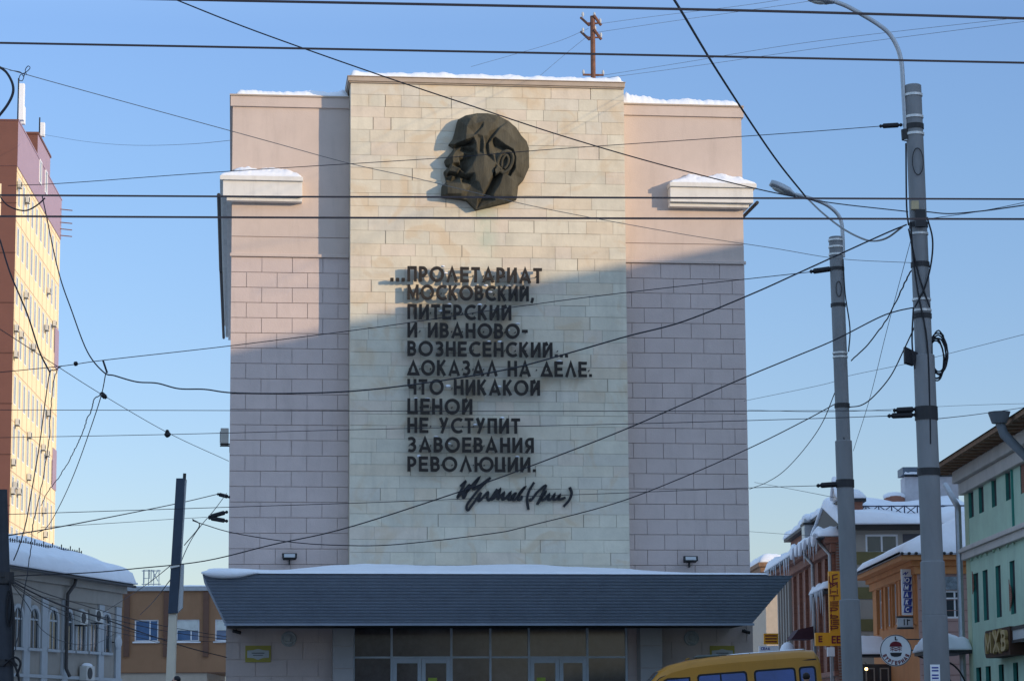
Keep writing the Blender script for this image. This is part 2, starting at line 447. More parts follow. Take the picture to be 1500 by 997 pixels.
def glyph(ch, t=0.2):
    """strokes of a capital: (width, [(points, closed)])"""
    h = t / 2; T = 1 - h; m_ = 0.5
    def bowl(w, z0, z1):
        r = (z1 - z0) / 2
        return [(0, z1), (w - h - r, z1)] + arc(w - h - r, (z0 + z1) / 2, r, r, 90, -90, 10)[1:-1] + [(w - h - r, z0), (0, z0)]
    if ch == 'П': w = .66; return w, [([(h, 0), (h, T - h)], 0), ([(w - h, 0), (w - h, T - h)], 0), ([(0, T), (w, T)], 0)]
    if ch == 'Р': w = .60; return w, [([(h, 0), (h, 1)], 0), (bowl(w, .40, T), 0)]
    if ch == 'О': w = 1.0; return w, [(arc(.5, .5, .42, .42, 0, 345, 23), 1)]
    if ch == 'Л': w = .84; return w, [([(h, 0), (w / 2, 1 - h), (w - h, 0)], 0)]
    if ch == 'А': w = .86; return w, [([(h, 0), (w / 2, 1 - h), (w - h, 0)], 0), ([(w * .22, .25), (w * .78, .25)], 0)]
    if ch == 'Д': w = .86; return w, [([(h, h), (w / 2, 1 - h * 1.6), (w - h, h)], 1)]
    if ch == 'Е': w = .62; return w, [([(h, 0), (h, 1)], 0), ([(t, T), (w, T)], 0), ([(t, m_), (w * .92, m_)], 0), ([(t, h), (w, h)], 0)]
    if ch == 'E': return glyph('Е', t)
    if ch == 'Т': w = .62; return w, [([(w / 2, 0), (w / 2, T - h)], 0), ([(0, T), (w, T)], 0)]
    if ch == 'И': w = .68; return w, [([(h, 0), (h, 1)], 0), ([(w - h, 0), (w - h, 1)], 0), ([(h, h * .8), (w - h, 1 - h * .8)], 0)]
    if ch == 'Й': w = .68; g = glyph('И', t); return w, g[1] + [([(w * .30, 1.03), (w * .46, .80)], 0)]
    if ch == 'М': w = .84; return w, [([(h, 0), (h, 1)], 0), ([(w - h, 0), (w - h, 1)], 0), ([(h, 1 - h), (w / 2, .22), (w - h, 1 - h)], 0)]
    if ch == 'С': w = .80; return w, [(arc(.52, .5, .42, .42, 52, 308, 18), 0)]
    if ch == 'К': w = .66; return w, [([(h, 0), (h, 1)], 0), ([(w - h, 1), (t * .9, .48)], 0), ([(t * 1.2, .56), (w - h, 0)], 0)]
    if ch == 'В': w = .62; return w, [([(h, 0), (h, 1)], 0), (bowl(w * .94, .52, T), 0), (bowl(w, h, .52), 0)]
    if ch == 'Б': w = .62; return w, [([(h, 0), (h, 1)], 0), ([(t, T), (w * .95, T)], 0), (bowl(w, h, .56), 0)]
    if ch == 'Ь': w = .60; return w, [([(h, 0), (h, 1)], 0), (bowl(w, h, .56), 0)]
    if ch == 'Г': w = .56; return w, [([(h, 0), (h, 1)], 0), ([(t, T), (w, T)], 0)]
    if ch == 'Н': w = .68; return w, [([(h, 0), (h, 1)], 0), ([(w - h, 0), (w - h, 1)], 0), ([(t, m_), (w - t, m_)], 0)]
    if ch == 'З': w = .60; return w, [([(h * .6, T - .04)] + arc(.27, .72, .20, .19, 110, -70, 8) + arc(.27, .30, .24, .22, 80, -100, 8) + [(h * .6, h + .03)], 0)]
    if ch == 'Ч': w = .64; return w, [([(w - h, 0), (w - h, 1)], 0), ([(h, 1), (h, .62), (h + .1, .48), (w - t, .48)], 0)]
    if ch == 'Ц': w = .70; return w, [([(h, 1), (h, .2)], 0), ([(w * .82, 1), (w * .82, .2)], 0), ([(0, h), (w, h)], 0)]
    if ch == 'У': w = .66; return w, [([(w - h, 1), (w * .28, 0)], 0), ([(h, 1), (w * .48, .45)], 0)]
    if ch == 'Я': w = .62; g = glyph('Р', t)[1]; return w, [([(w - x, y) for x, y in p], c) for p, c in g] + [([(w * .62, .42), (h, 0)], 0)]
    if ch == 'Ю': w = 1.22; return w, [([(h, 0), (h, 1)], 0), ([(t, m_), (.36, m_)], 0), (arc(.80, .5, .40, .42, 0, 345, 23), 1)]
    if ch == 'Ж': w = .96; return w, [([(w / 2, 0), (w / 2, 1)], 0), ([(h, 1), (w / 2, .5), (w - h, 1)], 0), ([(h, 0), (w / 2, .5), (w - h, 0)], 0)]
    if ch == '.': return .20, [([(0, .11), (.2, .11)], 0)]
    if ch == ',': return .22, [([(.14, .22), (.10, .02), (.04, -.1)], 0)]
    if ch == '-': return .40, [([(0, .5), (.4, .5)], 0)]
    return .42, []

def text_width(txt, sp, t=0.2):
    return sum(glyph(c, t)[0] for c in txt) + sp * (len(txt) - 1)

def write(mb, txt, x0, z0, h, x1=None, depth=0.1, y=0.0, t=0.2, sp=0.14, slant=0.0, wscale=None, m=0):
    """raised lettering with its back at y and its front at y - depth; squeezed to end at x1 when given"""
    wt = text_width(txt, sp, t)
    k = h if x1 is None else (x1 - x0) / wt
    if wscale: k = h * wscale
    x = 0.0; n = 0
    for c in txt:
        w, st = glyph(c, t)
        for pts, cl in st:
            q = [(x0 + (x + a) * k + slant * b * h, z0 + b * h) for a, b in pts]
            mb.ribbon(q, t * h * (0.5 + 0.5 * min(1, k / h)), y - depth - 0.0015 * (n % 5), y, bool(cl), m); n += 1
        x += w + sp

# ------------------------------------------------------------------ ground
def ground():
    mb = MB()
    xs = [-1500, -400, -120] + list(range(-60, 62, 3)) + [120, 400, 1500]
    ys = [-1500, -300, -60] + list(range(-30, 182, 3)) + [300, 600, 2500]
    vs = [(x, y, ground_z(x, y)) for y in ys for x in xs]
    n = len(xs)
    mb.add(vs, [(j * n + i, j * n + i + 1, (j + 1) * n + i + 1, (j + 1) * n + i) for j in range(len(ys) - 1) for i in range(n - 1)])
    mt = mat('trodden_snow', (0.72, 0.73, 0.76), 0.9, 0.12, 0.35, 0.4, 6)
    tag(mb.build('ground', mt, smooth='all'), kind='structure')
    mb = MB()
    xs = list(range(-60, 62, 3)); ys = [22, 25, 28, 31, 34, 37, 40, 43, 46, 49, 52, 55, 58, 61, 64, 67]
    vs = [(x, y, ground_z(x, y) + 0.006) for y in ys for x in xs]; n = len(xs)
    mb.add(vs, [(j * n + i, j * n + i + 1, (j + 1) * n + i + 1, (j + 1) * n + i) for j in range(len(ys) - 1) for i in range(n - 1)])
    tag(mb.build('road', asphalt, smooth='all'), kind='structure')
    mb = MB()
    for x in range(-60, 60, 3):
        z = ground_z(x, 67.3); z2 = ground_z(x + 3, 67.3)
        mb.hexa([(x, 67.02, z - .2), (x + 3, 67.02, z2 - .2), (x + 3, 67.3, z2 - .2), (x, 67.3, z - .2)], [(x, 67.02, z + .13), (x + 3, 67.02, z2 + .13), (x + 3, 67.3, z2 + .13), (x, 67.3, z + .13)])
    tag(mb.build('kerb', col_m), kind='structure')
    mb = MB(); xs = list(range(-60, 62, 3)); ys = [67.31, 69, 71, 73, 75, 77, 79]; n = len(xs)
    vs = [(x, y, ground_z(x, y) + 0.13) for y in ys for x in xs]
    mb.add(vs, [(j * n + i, j * n + i + 1, (j + 1) * n + i + 1, (j + 1) * n + i) for j in range(len(ys) - 1) for i in range(n - 1)])
    tag(mb.build('pavement', mat('wet_paving', (.06, .058, .056), .85, .25, .8, .3, 10), smooth='all'), kind='structure')
ground()

# ------------------------------------------------------------------ generic window and air conditioner
def window(parent, x0, x1, z0, z1, y, frame=0.06, mull=(), rails=(), fm=None, gm=None, fd=0.05, label=None, name='window', xf=None):
    """frame with its front at y - fd, pane at y - 0.4 fd"""
    fm = fm or pvc; gm = gm or glass
    mb = MB()
    f = frame
    mb.box(x0, x0 + f, y - fd, y, z0, z1); mb.box(x1 - f, x1, y - fd, y, z0, z1)
    mb.box(x0 + f, x1 - f, y - fd, y, z0, z0 + f); mb.box(x0 + f, x1 - f, y - fd, y, z1 - f, z1)
    for mx in mull: mb.box(mx - f * .45, mx + f * .45, y - fd * .9, y, z0 + f, z1 - f)
    for rz in rails: mb.box(x0 + f, x1 - f, y - fd * .8, y, rz - f * .4, rz + f * .4)
    w = mb.build(name, fm, parent, xf=xf)
    MB().box(x0 + f * .5, x1 - f * .5, y - fd * .4, y - fd * .2, z0 + f * .5, z1 - f * .5).build('pane', gm, w, xf=xf)
    if label: w['label'] = label
    return w

def air_conditioner(label, loc, rz, group, s=1.0, snow=False):
    t = thing('air_conditioner', label, 'air conditioner', loc, rz, group)
    MB().box(-.4 * s, .4 * s, -.36 * s, -.06 * s, 0, .56 * s).build('casing', ac_m, t, bevel=0.02)
    mb = MB(); mb.tube([(-.1 * s, -.385 * s, .28 * s), (-.1 * s, -.362 * s, .28 * s)], .22 * s, 16)
    mb.build('fan_grille', ac_g, t)
    mb = MB()
    for q in (-.28 * s, .28 * s):
        mb.box(q - .02, q + .02, -.38 * s, 0, -.05 * s, -.004); mb.box(q - .02, q + .02, -.03, 0, -.28 * s, -.05 * s)
    mb.build('bracket', iron, t)
    if snow: MB().ball((0, -.2 * s, .56 * s), (.42 * s, .17 * s, .12 * s)).build('snow_cap', snow_m, t, smooth='all')
    return t

# ------------------------------------------------------------------ MAIN BUILDING
MF = Frame((0, 75.0, 0), A_MAIN)
WL, WR = -8.119, 8.658
PL, PR, PD = -4.334, 4.586, -0.8
TOPW, TOPP = MF.at(340, 140)[1], MF.at(515, 119, PD)[1]
GZ = 1.2
def main_building():
    B = thing('civic_building', 'pink stucco public building with pale stone centre panel and blue canopy', 'building', MF.o, A_MAIN)
    band = MF.at(340, 373)[1]
    groove = MF.at(340, 346)[1]
    # the wall: core, smooth upper storey, blocks below the band
    mb = MB()
    mb.box(WL + .03, WR - .03, .03, 27, GZ - .6, TOPW - .25, 2)
    for a, b in ((WL, PL - .01), (PR + .01, WR)):
        mb.box(a, b, -.005, .028, groove + .012, TOPW - .02, 0)
        mb.box(a, b, -.005, .028, band + .05, groove - .018, 0)
        row = .494; z = band - .07; k = 0
        while z > 5.9:
            z0 = z - row; x = a; first = (0.5 if k % 2 else 1.0) * .98
            if a > 0: first = (0.72 if k % 2 else 0.3) * .98
            while x < b - .05:
                x2 = min(b, x + first); first = .98
                if b - x2 < .16: x2 = b
                mb.box(x + (.0 if x == a else .008), x2 - (.0 if x2 == b else .008), -.022 - random.random() * .004, .028, z0 + .009, z - .009, 1)
                x = x2
            z = z0; k += 1
    # sides: one slab of stucco each
    mb.box(WL, WL + .028, .03, 27, GZ - .6, TOPW - .02, 0); mb.box(WR - .028, WR, .03, 27, GZ - .6, TOPW - .02, 0)
    mb.box(WL + .03, WR - .03, 26.9, 27.02, GZ - .6, TOPW - .3, 0)
    mb.build('wall', [stucco, block_m, groove_m], B)
    # ledges above the blocks, parapet coping
    for a, b in ((WL - .05, PL - .012), (PR + .012, WR + .05)):
        MB().box(a, b, -.09, 0.02, band - .06, band + .045).build('string_course', stucco, B, bevel=0.015)
    mb = MB()
    for a, b in ((WL - .07, PL - .012), (PR + .012, WR + .07)):
        mb.box(a, b, -.07, .02, TOPW - .36, TOPW - .02)
        mb.box(a - .03, b, -.11, 27.1, TOPW - .018, TOPW + .03, 1)
    mb.box(WL - .07, WL - .002, .02, 27, TOPW - .36, TOPW - .02); mb.box(WR + .002, WR + .07, .02, 27, TOPW - .36, TOPW - .02)
    mb.build('parapet', [stucco, coping_m], B)
    zt = TOPW + .03
    snow_slab('snow_cap', B, WL + .1, PL - .03, -.06, 3, lambda x, y: zt, lambda x, y: .19 + .05 * ss(-5.2, -4.4, x), 1, 90, 16, .2, .38, 2.0, jag=.14)
    snow_slab('snow_cap', B, PR + .03, WR - .05, -.06, 3, lambda x, y: zt, lambda x, y: .22 + .26 * (1 - ss(PR, PR + 1.3, x)), 2, 90, 16, .2, .3, 2.0, jag=.2)
    # corner cornices that run round to the flanks
    for sgn, (pxa, pxb, pya, pyb) in ((-1, (322, 443, 258, 288)), (1, (982, 1108, 268, 297))):
        mb = MB()
        z1 = MF.at((pxa + pxb) / 2, pya, -.5)[1]; z0 = MF.at((pxa + pxb) / 2, pyb, -.5)[1]
        if sgn < 0: xo = MF.at(pxa, pya, -.5)[0]; xi = MF.at(pxb, pya, -.5)[0]; wall = WL - .002
        else: xo = MF.at(pxb, pya, -.5)[0]; xi = MF.at(pxa, pya, -.5)[0]; wall = WR + .002
        def bar(o_, i_, y0, za, zb):
            lo, hi = min(o_, i_), max(o_, i_)
            mb.box(lo, hi, y0, -.008, za, zb)
            lo, hi = min(o_, wall), max(o_, wall)
            mb.box(lo, hi, -.007, 27.3, za, zb)
        hh = z1 - z0
        bar(xo, xi - sgn * .02, -.52, z1 - .14, z1)
        bar(xo - sgn * .10, xi, -.44, z0 + .03, z1 - .143)
        bar(xo - sgn * .22, xi, -.30, z0 - .10, z0 + .027)
        mb.build('cornice', white_p, B, bevel=0.012)
        lo, hi = min(xo, xi), max(xo, xi)
        snow_slab('snow_cap', B, lo + .02, hi - .02, -.51, -.012, lambda x, y, z1=z1, lo=lo, hi=hi: z1 + .003, lambda x, y, lo=lo, hi=hi: .08 + .34 * (1 - min(1, -y / .55)) * min(1, (x - lo) / .7, (hi - x) / .5), 5 + sgn, 60, 12, .12, .3, 2.0, jag=.12)
        # dark drip edge along the flank
        MB().tube([(xo + sgn * .03, -.45, z0 + .05), (xo + sgn * .03, 12, z0 + .02), (xo + sgn * .02, 12.1, z0 - .02), (xo - sgn * .02, 27.3, z0)], .06, 6).build('gutter', iron, B)
    # centre panel: hundreds of slabs of pale stone, one surface
    mb = MB()
    zb = 5.9
    mb.box(PL + .02, PR - .02, PD + .03, .02, zb, TOPP - .1, 6)
    z = TOPP - .02; row = 0
    while z > zb:
        hgt = random.choice((.36, .39, .40, .41, .43)); z0 = z - hgt; x = PL
        while x < PR - .01:
            w = random.choice((.55, .62, .75, .9, 1.05, 1.2, 1.45, 1.75)) * random.uniform(.9, 1.1)
            x2 = x + w
            if PR - x2 < .4: x2 = PR
            up = ss(12, 17, z)
            wts = (4, 1.8 + up, 3.2 - up, 1.5 + up, 3, 2.2)
            mi = random.choices(range(6), wts)[0]
            p = PD - random.random() * .006; g = random.choice((.004, .004, .004, .005, .005, .006, .008, .020))
            mb.box(x + (0 if x == PL else g), x2 - (0 if x2 == PR else .003), p, PD + .028, z0 + .003, z - random.choice((.003, .003, .004, .004, .005, .006, .010)), mi)
            x = x2
        z = z0; row += 1
    for xx in (PL, PR - .018):
        mb.box(xx, xx + .018, PD + .032, .02, zb, TOPP - .02, 0)
    mb.build('stone_panel', stones + [stone_joint], B)
    mb = MB()
    mb.box(PL - .10, PR + .03, PD - .10, 2.2, TOPP - .015, TOPP + .13); mb.box(PL - .06, PR + .01, PD - .06, 2.15, TOPP - .06, TOPP - .018)
    mb.box(PL - .12, PR + .05, PD - .13, 2.23, TOPP + .131, TOPP + .16)
    mb.box(PL + .03, PR - .03, .03, 2.1, TOPW - .3, TOPP - .062)
    mb.build('coping', coping_m, B, bevel=0.012)
    zc = TOPP + .16
    snow_slab('snow_cap', B, PL - .02, PR - .02, PD - .08, 2.1, lambda x, y: zc, .19, 9, 130, 16, .12, .38, 2.0, jag=.14)
    # canopy
    yt, yb = -4.2, -3.2
    (xa, za), (xb, zb_) = MF.at(297, 843, yt), MF.at(1161, 842, yt)
    (xc, zc_), (xd, zd) = MF.at(331, 912, yb), MF.at(1102, 912, yb)
    zt_, zl = (za + zb_) / 2, (zc_ + zd) / 2
    mb = MB()
    N = 15
    ring = lambda f, off: [(xc + (xa - xc) * f, yb + (yt - yb) * f - off, zl + (zt_ - zl) * f), (xd + (xb - xd) * f, yb + (yt - yb) * f - off, zl + (zt_ - zl) * f)]
    back = -.03
    prof = []
    for i in range(N):
        for f, off in ((i + .04, 0), (i + .14, .035), (i + .60, .035), (i + .72, 0)):
            prof.append((f / N, off))
    prof = [(0, 0)] + prof + [(1, 0), (1, .03), (1.012, .03), (1.012, -.3)]
    vs = []
    for f, off in prof:
        (l, rgt) = ring(f, off)
        vs += [(l[0], back, l[2]), l, rgt, (rgt[0], back, rgt[2])]
    fs = []
    for i in range(len(prof) - 1):
        for k in range(3):
            fs.append((i * 4 + k, i * 4 + k + 1, (i + 1) * 4 + k + 1, (i + 1) * 4 + k))
    fs.append((0, 3, 2, 1)); n = (len(prof) - 1) * 4
    fs.append((n, n + 1, n + 2, n + 3))
    mb.add(vs, fs)
    mb.box(xc - .05, xd + .05, yb - .06, yb + .02, zl - .075, zl - .004, 0)
    c = mb.build('canopy', canopy_m, B)
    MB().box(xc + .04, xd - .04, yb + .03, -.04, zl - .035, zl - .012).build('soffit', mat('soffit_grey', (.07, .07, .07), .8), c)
    zs = zt_ + .045
    def sth(x, y):
        u = (x - xa) / (xb - xa)
        return (.10 + .24 * ss(.05, .28, u)) * (1 - .75 * ss(.55, .9, u)) * ss(-.15, .9, (y - yt) / 2.0) + .05 + .10 * (1 - ss(.06, .14, u))
    snow_slab('snow', c, xa + .03, xb - .7, yt - .03, -.85, lambda x, y: zs + .003, sth, 14, 120, 24, .3, .15, .5, label='thick snow lying on the canopy')
    # overhanging lip of snow at the left end of the canopy
    mb = MB(); pts = [(xa - .04 + .17 * i, yt - .07 - .02 * math.sin(i), zs + .02 - .045 * math.sin(min(1, i / 9) * math.pi)) for i in range(11)]
    mb.tube(pts, [.03, .09, .12, .13, .13, .13, .12, .11, .08, .05, .02], 10)
    mb.build('snow', snow_m, c, smooth='all')
    # ground floor under the canopy
    yw = -.25
    gx0, gx1 = MF.at(518, 940, yw)[0], MF.at(917, 940, yw)[0]
    lw = MF.at(331, 940, yw)[0]; rw = MF.at(1103, 940, yw)[0]
    for a, b in ((lw, gx0 - .05), (gx1 + .05, rw)):
        mb = MB()
        mb.box(a, b, yw + .03, .02, GZ - .6, zl + .12, 1)
        z = zl + .05; k = 0
        while z > GZ:
            x = a; first = .98 * (.45 if k % 2 else .95)
            while x < b - .05:
                x2 = min(b, x + first); first = .98
                if b - x2 < .2: x2 = b
                mb.box(x + (0 if x == a else .012), x2 - (0 if x2 == b else .012), yw, yw + .028, z - .53 + .013, z, 0)
                x = x2
            z -= .53; k += 1
        mb.build('ground_floor_wall', [block_m, groove_m], B)
    for pa, pb in ((488, 518), (938, 970)):
        a, b = MF.at(pa, 940, -.95)[0], MF.at(pb, 940, -.95)[0]
        mb = MB(); z = GZ - .6
        while z < zl - .1:
            z2 = min(z + .70, zl - .06); mb.box(a, b, -.95, -.28, z + .014, z2); mb.box(a + .012, b - .012, -.938, -.28, z, z + .013, 1); z = z2
        mb.build('column', [col_m, groove_m], B, bevel=0.008)
    # glazed entrance
    mb = MB()
    zr = MF.at(700, 962, yw)[1]
    xs = [MF.at(p, 940, yw)[0] for p in (518, 573.5, 661, 718, 774.5, 860, 917)]
    for x in xs: mb.box(x - .035, x + .035, yw - .05, yw + .05, GZ - .5, zl + .12)
    for i in range(6): mb.box(xs[i] + .036, xs[i + 1] - .036, yw - .045, yw + .045, zr - .03, zr + .03)
    mb.box(xs[0], xs[-1], yw + .055, yw + .1, zl + .05, zl + .12)
    g = mb.build('entrance_frame', alu, B)
    for i in range(6):
        MB().box(xs[i] + .036, xs[i + 1] - .036, yw - .004, yw + .008, zr + .031, zl + .11).build('pane', glass_d, g)
        if i not in (1, 4): MB().box(xs[i] + .036, xs[i + 1] - .036, yw - .004, yw + .008, GZ - .5, zr - .031).build('pane', glass_d, g)
    for i in (1, 4):
        a, b = xs[i] + .04, xs[i + 1] - .04; mid = (a + b) / 2 + (.03 if i == 4 else .0); top = zr - .034
        for q0, q1 in ((a, mid - .004), (mid + .004, b)):
            f = .125
            mb = MB(); mb.box(q0, q0 + f, yw - .06, yw, GZ - .4, top); mb.box(q1 - f, q1, yw - .06, yw, GZ - .4, top)
            mb.box(q0 + f, q1 - f, yw - .06, yw, top - .15, top); mb.box(q0 + f, q1 - f, yw - .06, yw, GZ - .4, GZ)
            d = mb.build('door', alu, B, bevel=0.006)
            MB().box(q0 + f, q1 - f, yw - .036, yw - .02, GZ, top - .15).build('pane', glass_d, d)
            hx = q1 - f * .5 if q0 == a else q0 + f * .5
            MB().tube([(hx, yw - .07, GZ + .8), (hx, yw - .13, GZ + .82), (hx, yw - .13, GZ + 1.5), (hx, yw - .07, GZ + 1.52)], .018, 8).build('handle', galv, d)
            if (i == 1 and q0 != a) or (i == 4 and q0 == a):
                zz = MF.at(640, 992, yw)[1]
                MB().box(q0 + f + .08, q0 + f + .36, yw - .041, yw - .037, zz - .2, zz).build('notice', mat('green_notice', (.38, .48, .08), .7), d)
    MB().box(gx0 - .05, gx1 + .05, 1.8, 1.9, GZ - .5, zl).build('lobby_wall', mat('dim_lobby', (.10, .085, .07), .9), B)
    MB().box(lw - .2, rw + .2, -2.6, -.3, GZ - .9, GZ + .02).build('steps', col_m, B)
    return zl, yw
ZSOFF, YGF = main_building()

# bronze head on the panel -------------------------------------------------
def relief():
    t = thing('bronze_relief', 'large dark bronze relief of a bearded man in left profile on stone panel', 'relief', MF.w(0, PD, 0), A_MAIN)
    k = 5.245
    def C(x, y): return MF.at(600 + x / k, 140 + y / k, PD - .3)
    # (x, y, height cm) in picture units of a close-up drawing of the head
    out = [(370, 185, 22), (430, 155, 26), (520, 140, 28), (600, 142, 30), (680, 160, 30), (760, 200, 28), (820, 250, 26), (860, 310, 24), (900, 350, 22), (918, 400, 20),
           (920, 550, 20), (880, 640, 22), (835, 690, 24), (825, 790, 22), (760, 815, 22), (515, 872, 20), (440, 800, 24), (400, 790, 26), (320, 782, 24), (245, 770, 18),
           (250, 690, 20), (285, 662, 17), (280, 625, 17), (265, 580, 17), (305, 545, 16), (283, 530, 16), (270, 495, 17), (330, 420, 17), (343, 396, 15), (303, 368, 17), (330, 335, 15), (348, 275, 15)]
    inn = [# forehead: a dark receding band, then the broad lit front
           (462, 198, 54), (430, 262, 57), (424, 326, 60), (478, 336, 60), (500, 240, 56), (560, 220, 54), (640, 230, 50), (600, 300, 54), (740, 290, 46), (820, 380, 40), (850, 520, 36), (800, 620, 34),
           # frown line
           (556, 262, 56), (504, 318, 57), (548, 258, 48), (494, 314, 48), (520, 300, 57),
           # brow edge, socket below it
           (345, 380, 34), (420, 366, 60), (482, 346, 62), (352, 393, 10), (416, 381, 12), (462, 372, 22),
           # fold at the temple, bright on the right, dark line behind
           (488, 356, 56), (506, 396, 56), (516, 434, 50), (528, 346, 50), (543, 395, 44), (541, 440, 40), (556, 334, 56), (563, 395, 56), (560, 446, 52), (592, 330, 54),
           # upper lid, eye, pouch
           (405, 392, 26), (452, 402, 38), (498, 436, 48), (418, 414, 14), (468, 432, 22), (424, 442, 26), (452, 456, 34), (484, 452, 38), (428, 486, 10), (470, 486, 26), (516, 462, 48),
           # nose
           (345, 440, 34), (325, 480, 44), (372, 478, 34), (380, 520, 36), (330, 528, 38), (392, 500, 6), (396, 548, 6), (352, 540, 14),
           # cheek ridge and its shaded side
           (478, 545, 50), (494, 610, 50), (498, 662, 46), (404, 590, 8), (456, 640, 10), (470, 692, 30),
           (566, 480, 54), (640, 480, 50), (652, 540, 48), (640, 606, 46), (560, 590, 53), (530, 680, 47),
           # moustache
           (318, 543, 40), (382, 575, 46), (428, 612, 42), (446, 632, 28), (298, 588, 36), (360, 602, 40), (308, 606, 10), (370, 620, 12), (432, 642, 14),
           # lip and beard
           (325, 624, 36), (390, 642, 34), (318, 656, 16), (400, 662, 20), (284, 690, 40), (392, 690, 46), (418, 735, 42), (286, 764, 38), (392, 766, 42), (440, 690, 34), (432, 772, 26),
           # jaw edge and the neck behind it
           (600, 690, 46), (560, 765, 42), (520, 800, 36), (612, 700, 8), (574, 775, 6), (652, 616, 10), (535, 815, 8),
           (716, 605, 44), (690, 690, 42), (640, 770, 38), (775, 645, 40), (780, 770, 34), (540, 850, 24), (660, 812, 30),
           # hair line
           (690, 268, 50), (630, 345, 51), (600, 390, 50), (608, 468, 47), (676, 260, 42), (617, 339, 36), (586, 390, 36), (594, 470, 38),
           (640, 350, 34), (650, 390, 28), (700, 405, 28), (770, 440, 26), (790, 480, 24), (790, 560, 22), (765, 622, 24), (652, 338, 50), (725, 393, 48), (792, 430, 46), (810, 480, 43), (808, 570, 40), (770, 630, 38), (830, 688, 30),
           (620, 440, 44), (660, 450, 36)]
    creases = [((462, 198), (430, 262)), ((430, 262), (424, 326)), ((424, 326), (478, 336)), ((345, 380), (420, 366)), ((420, 366), (482, 346)), ((352, 393), (416, 381)), ((416, 381), (462, 372)),
               ((556, 262), (504, 318)), ((548, 258), (494, 314)), ((488, 356), (506, 396)), ((506, 396), (516, 434)), ((528, 346), (543, 395)), ((543, 395), (541, 440)), ((556, 334), (563, 395)), ((563, 395), (560, 446)),
               ((405, 392), (452, 402)), ((452, 402), (498, 436)), ((418, 414), (468, 432)), ((345, 440), (325, 480)), ((392, 500), (396, 548)),
               ((478, 545), (494, 610)), ((494, 610), (498, 662)), ((566, 480), (478, 545)), ((318, 543), (382, 575)), ((382, 575), (428, 612)), ((298, 588), (360, 602)), ((308, 606), (370, 620)), ((370, 620), (432, 642)),
               ((640, 606), (600, 690)), ((600, 690), (560, 765)), ((652, 616), (612, 700)), ((612, 700), (574, 775)), ((716, 605), (690, 690)), ((690, 690), (640, 770)),
               ((690, 268), (630, 345)), ((630, 345), (600, 390)), ((600, 390), (608, 468)), ((676, 260), (617, 339)), ((617, 339), (586, 390)), ((586, 390), (594, 470)),
               ((640, 350), (650, 390)), ((650, 390), (700, 405)), ((700, 405), (770, 440)), ((770, 440), (790, 480)), ((790, 480), (790, 560)), ((790, 560), (765, 622)),
               ((652, 338), (725, 393)), ((725, 393), (792, 430)), ((792, 430), (810, 480)), ((810, 480), (808, 570)), ((808, 570), (770, 630)), ((770, 630), (830, 688)),
               ((284, 690), (392, 690)), ((286, 764), (392, 766))]
    pts = out + inn
    ix = {(p[0], p[1]): i for i, p in enumerate(pts)}
    n = len(out)
    ed = [(i, (i + 1) % n) for i in range(n)] + [(ix[a], ix[b]) for a, b in creases]
    v2, _, f2, vo, _, _ = delaunay_2d_cdt([Vector((p[0], p[1])) for p in pts], ed, [], 1, 1e-4)
    def hgt(i, v):
        if vo[i]: return pts[vo[i][0]][2]
        near = sorted(pts, key=lambda p: (p[0] - v.x) ** 2 + (p[1] - v.y) ** 2)[:3]
        return sum(p[2] for p in near) / 3
    mb = MB()
    G = 1.3
    V = []
    for i, v in enumerate(v2):
        x, z = C(v.x, v.y); V.append((x, -hgt(i, v) * .01 * G, z))
    def inside(c):
        r = False; j = n - 1
        for i in range(n):
            xi, yi = out[i][:2]; xj, yj = out[j][:2]
            if (yi > c[1]) != (yj > c[1]) and c[0] < (xj - xi) * (c[1] - yi) / (yj - yi) + xi: r = not r
            j = i
        return r
    F = [f for f in f2 if inside((sum(v2[q].x for q in f) / len(f), sum(v2[q].y for q in f) / len(f)))]
    H0 = [hgt(i, v) for i, v in enumerate(v2)]
    def sample(x, y):
        for f in F:
            a, b_, c_ = (v2[q] for q in f[:3])
            den = (b_.y - c_.y) * (a.x - c_.x) + (c_.x - b_.x) * (a.y - c_.y)
            if abs(den) < 1e-9: continue
            l1 = ((b_.y - c_.y) * (x - c_.x) + (c_.x - b_.x) * (y - c_.y)) / den
            l2 = ((c_.y - a.y) * (x - c_.x) + (a.x - c_.x) * (y - c_.y)) / den
            l3 = 1 - l1 - l2
            if min(l1, l2, l3) > -1e-6: return l1 * H0[f[0]] + l2 * H0[f[1]] + l3 * H0[f[2]]
        return None
    # a fine, slightly softened version of the faceted surface
    fine = [(p[0], p[1]) for p in out]; hf = [p[2] for p in out]
    st = 6
    for gy in range(145, 872, st):
        for gx in range(248, 922, st):
            x = gx + (st / 2 if (gy // st) % 2 else 0); y = gy
            if not inside((x, y)): continue
            d = min((Vector((x, y)) - Vector(out[i][:2])).length for i in range(n))
            e = min(abs((out[(i + 1) % n][0] - out[i][0]) * (out[i][1] - y) - (out[i][0] - x) * (out[(i + 1) % n][1] - out[i][1])) / max(1e-6, (Vector(out[(i + 1) % n][:2]) - Vector(out[i][:2])).length) if
                    0 <= ((x - out[i][0]) * (out[(i + 1) % n][0] - out[i][0]) + (y - out[i][1]) * (out[(i + 1) % n][1] - out[i][1])) <= (Vector(out[(i + 1) % n][:2]) - Vector(out[i][:2])).length_squared else 99 for i in range(n))
            if min(d, e) < 4: continue
            h = sample(x, y)
            if h is None: continue
            fine.append((x, y)); hf.append(h)
    w2, _, g2, wo, _, _ = delaunay_2d_cdt([Vector(p) for p in fine], [(i, (i + 1) % n) for i in range(n)], [], 1, 1e-4)
    hh = [hf[wo[i][0]] if wo[i] else 20 for i in range(len(w2))]
    g2 = [f for f in g2 if inside((sum(w2[q].x for q in f) / len(f), sum(w2[q].y for q in f) / len(f)))]
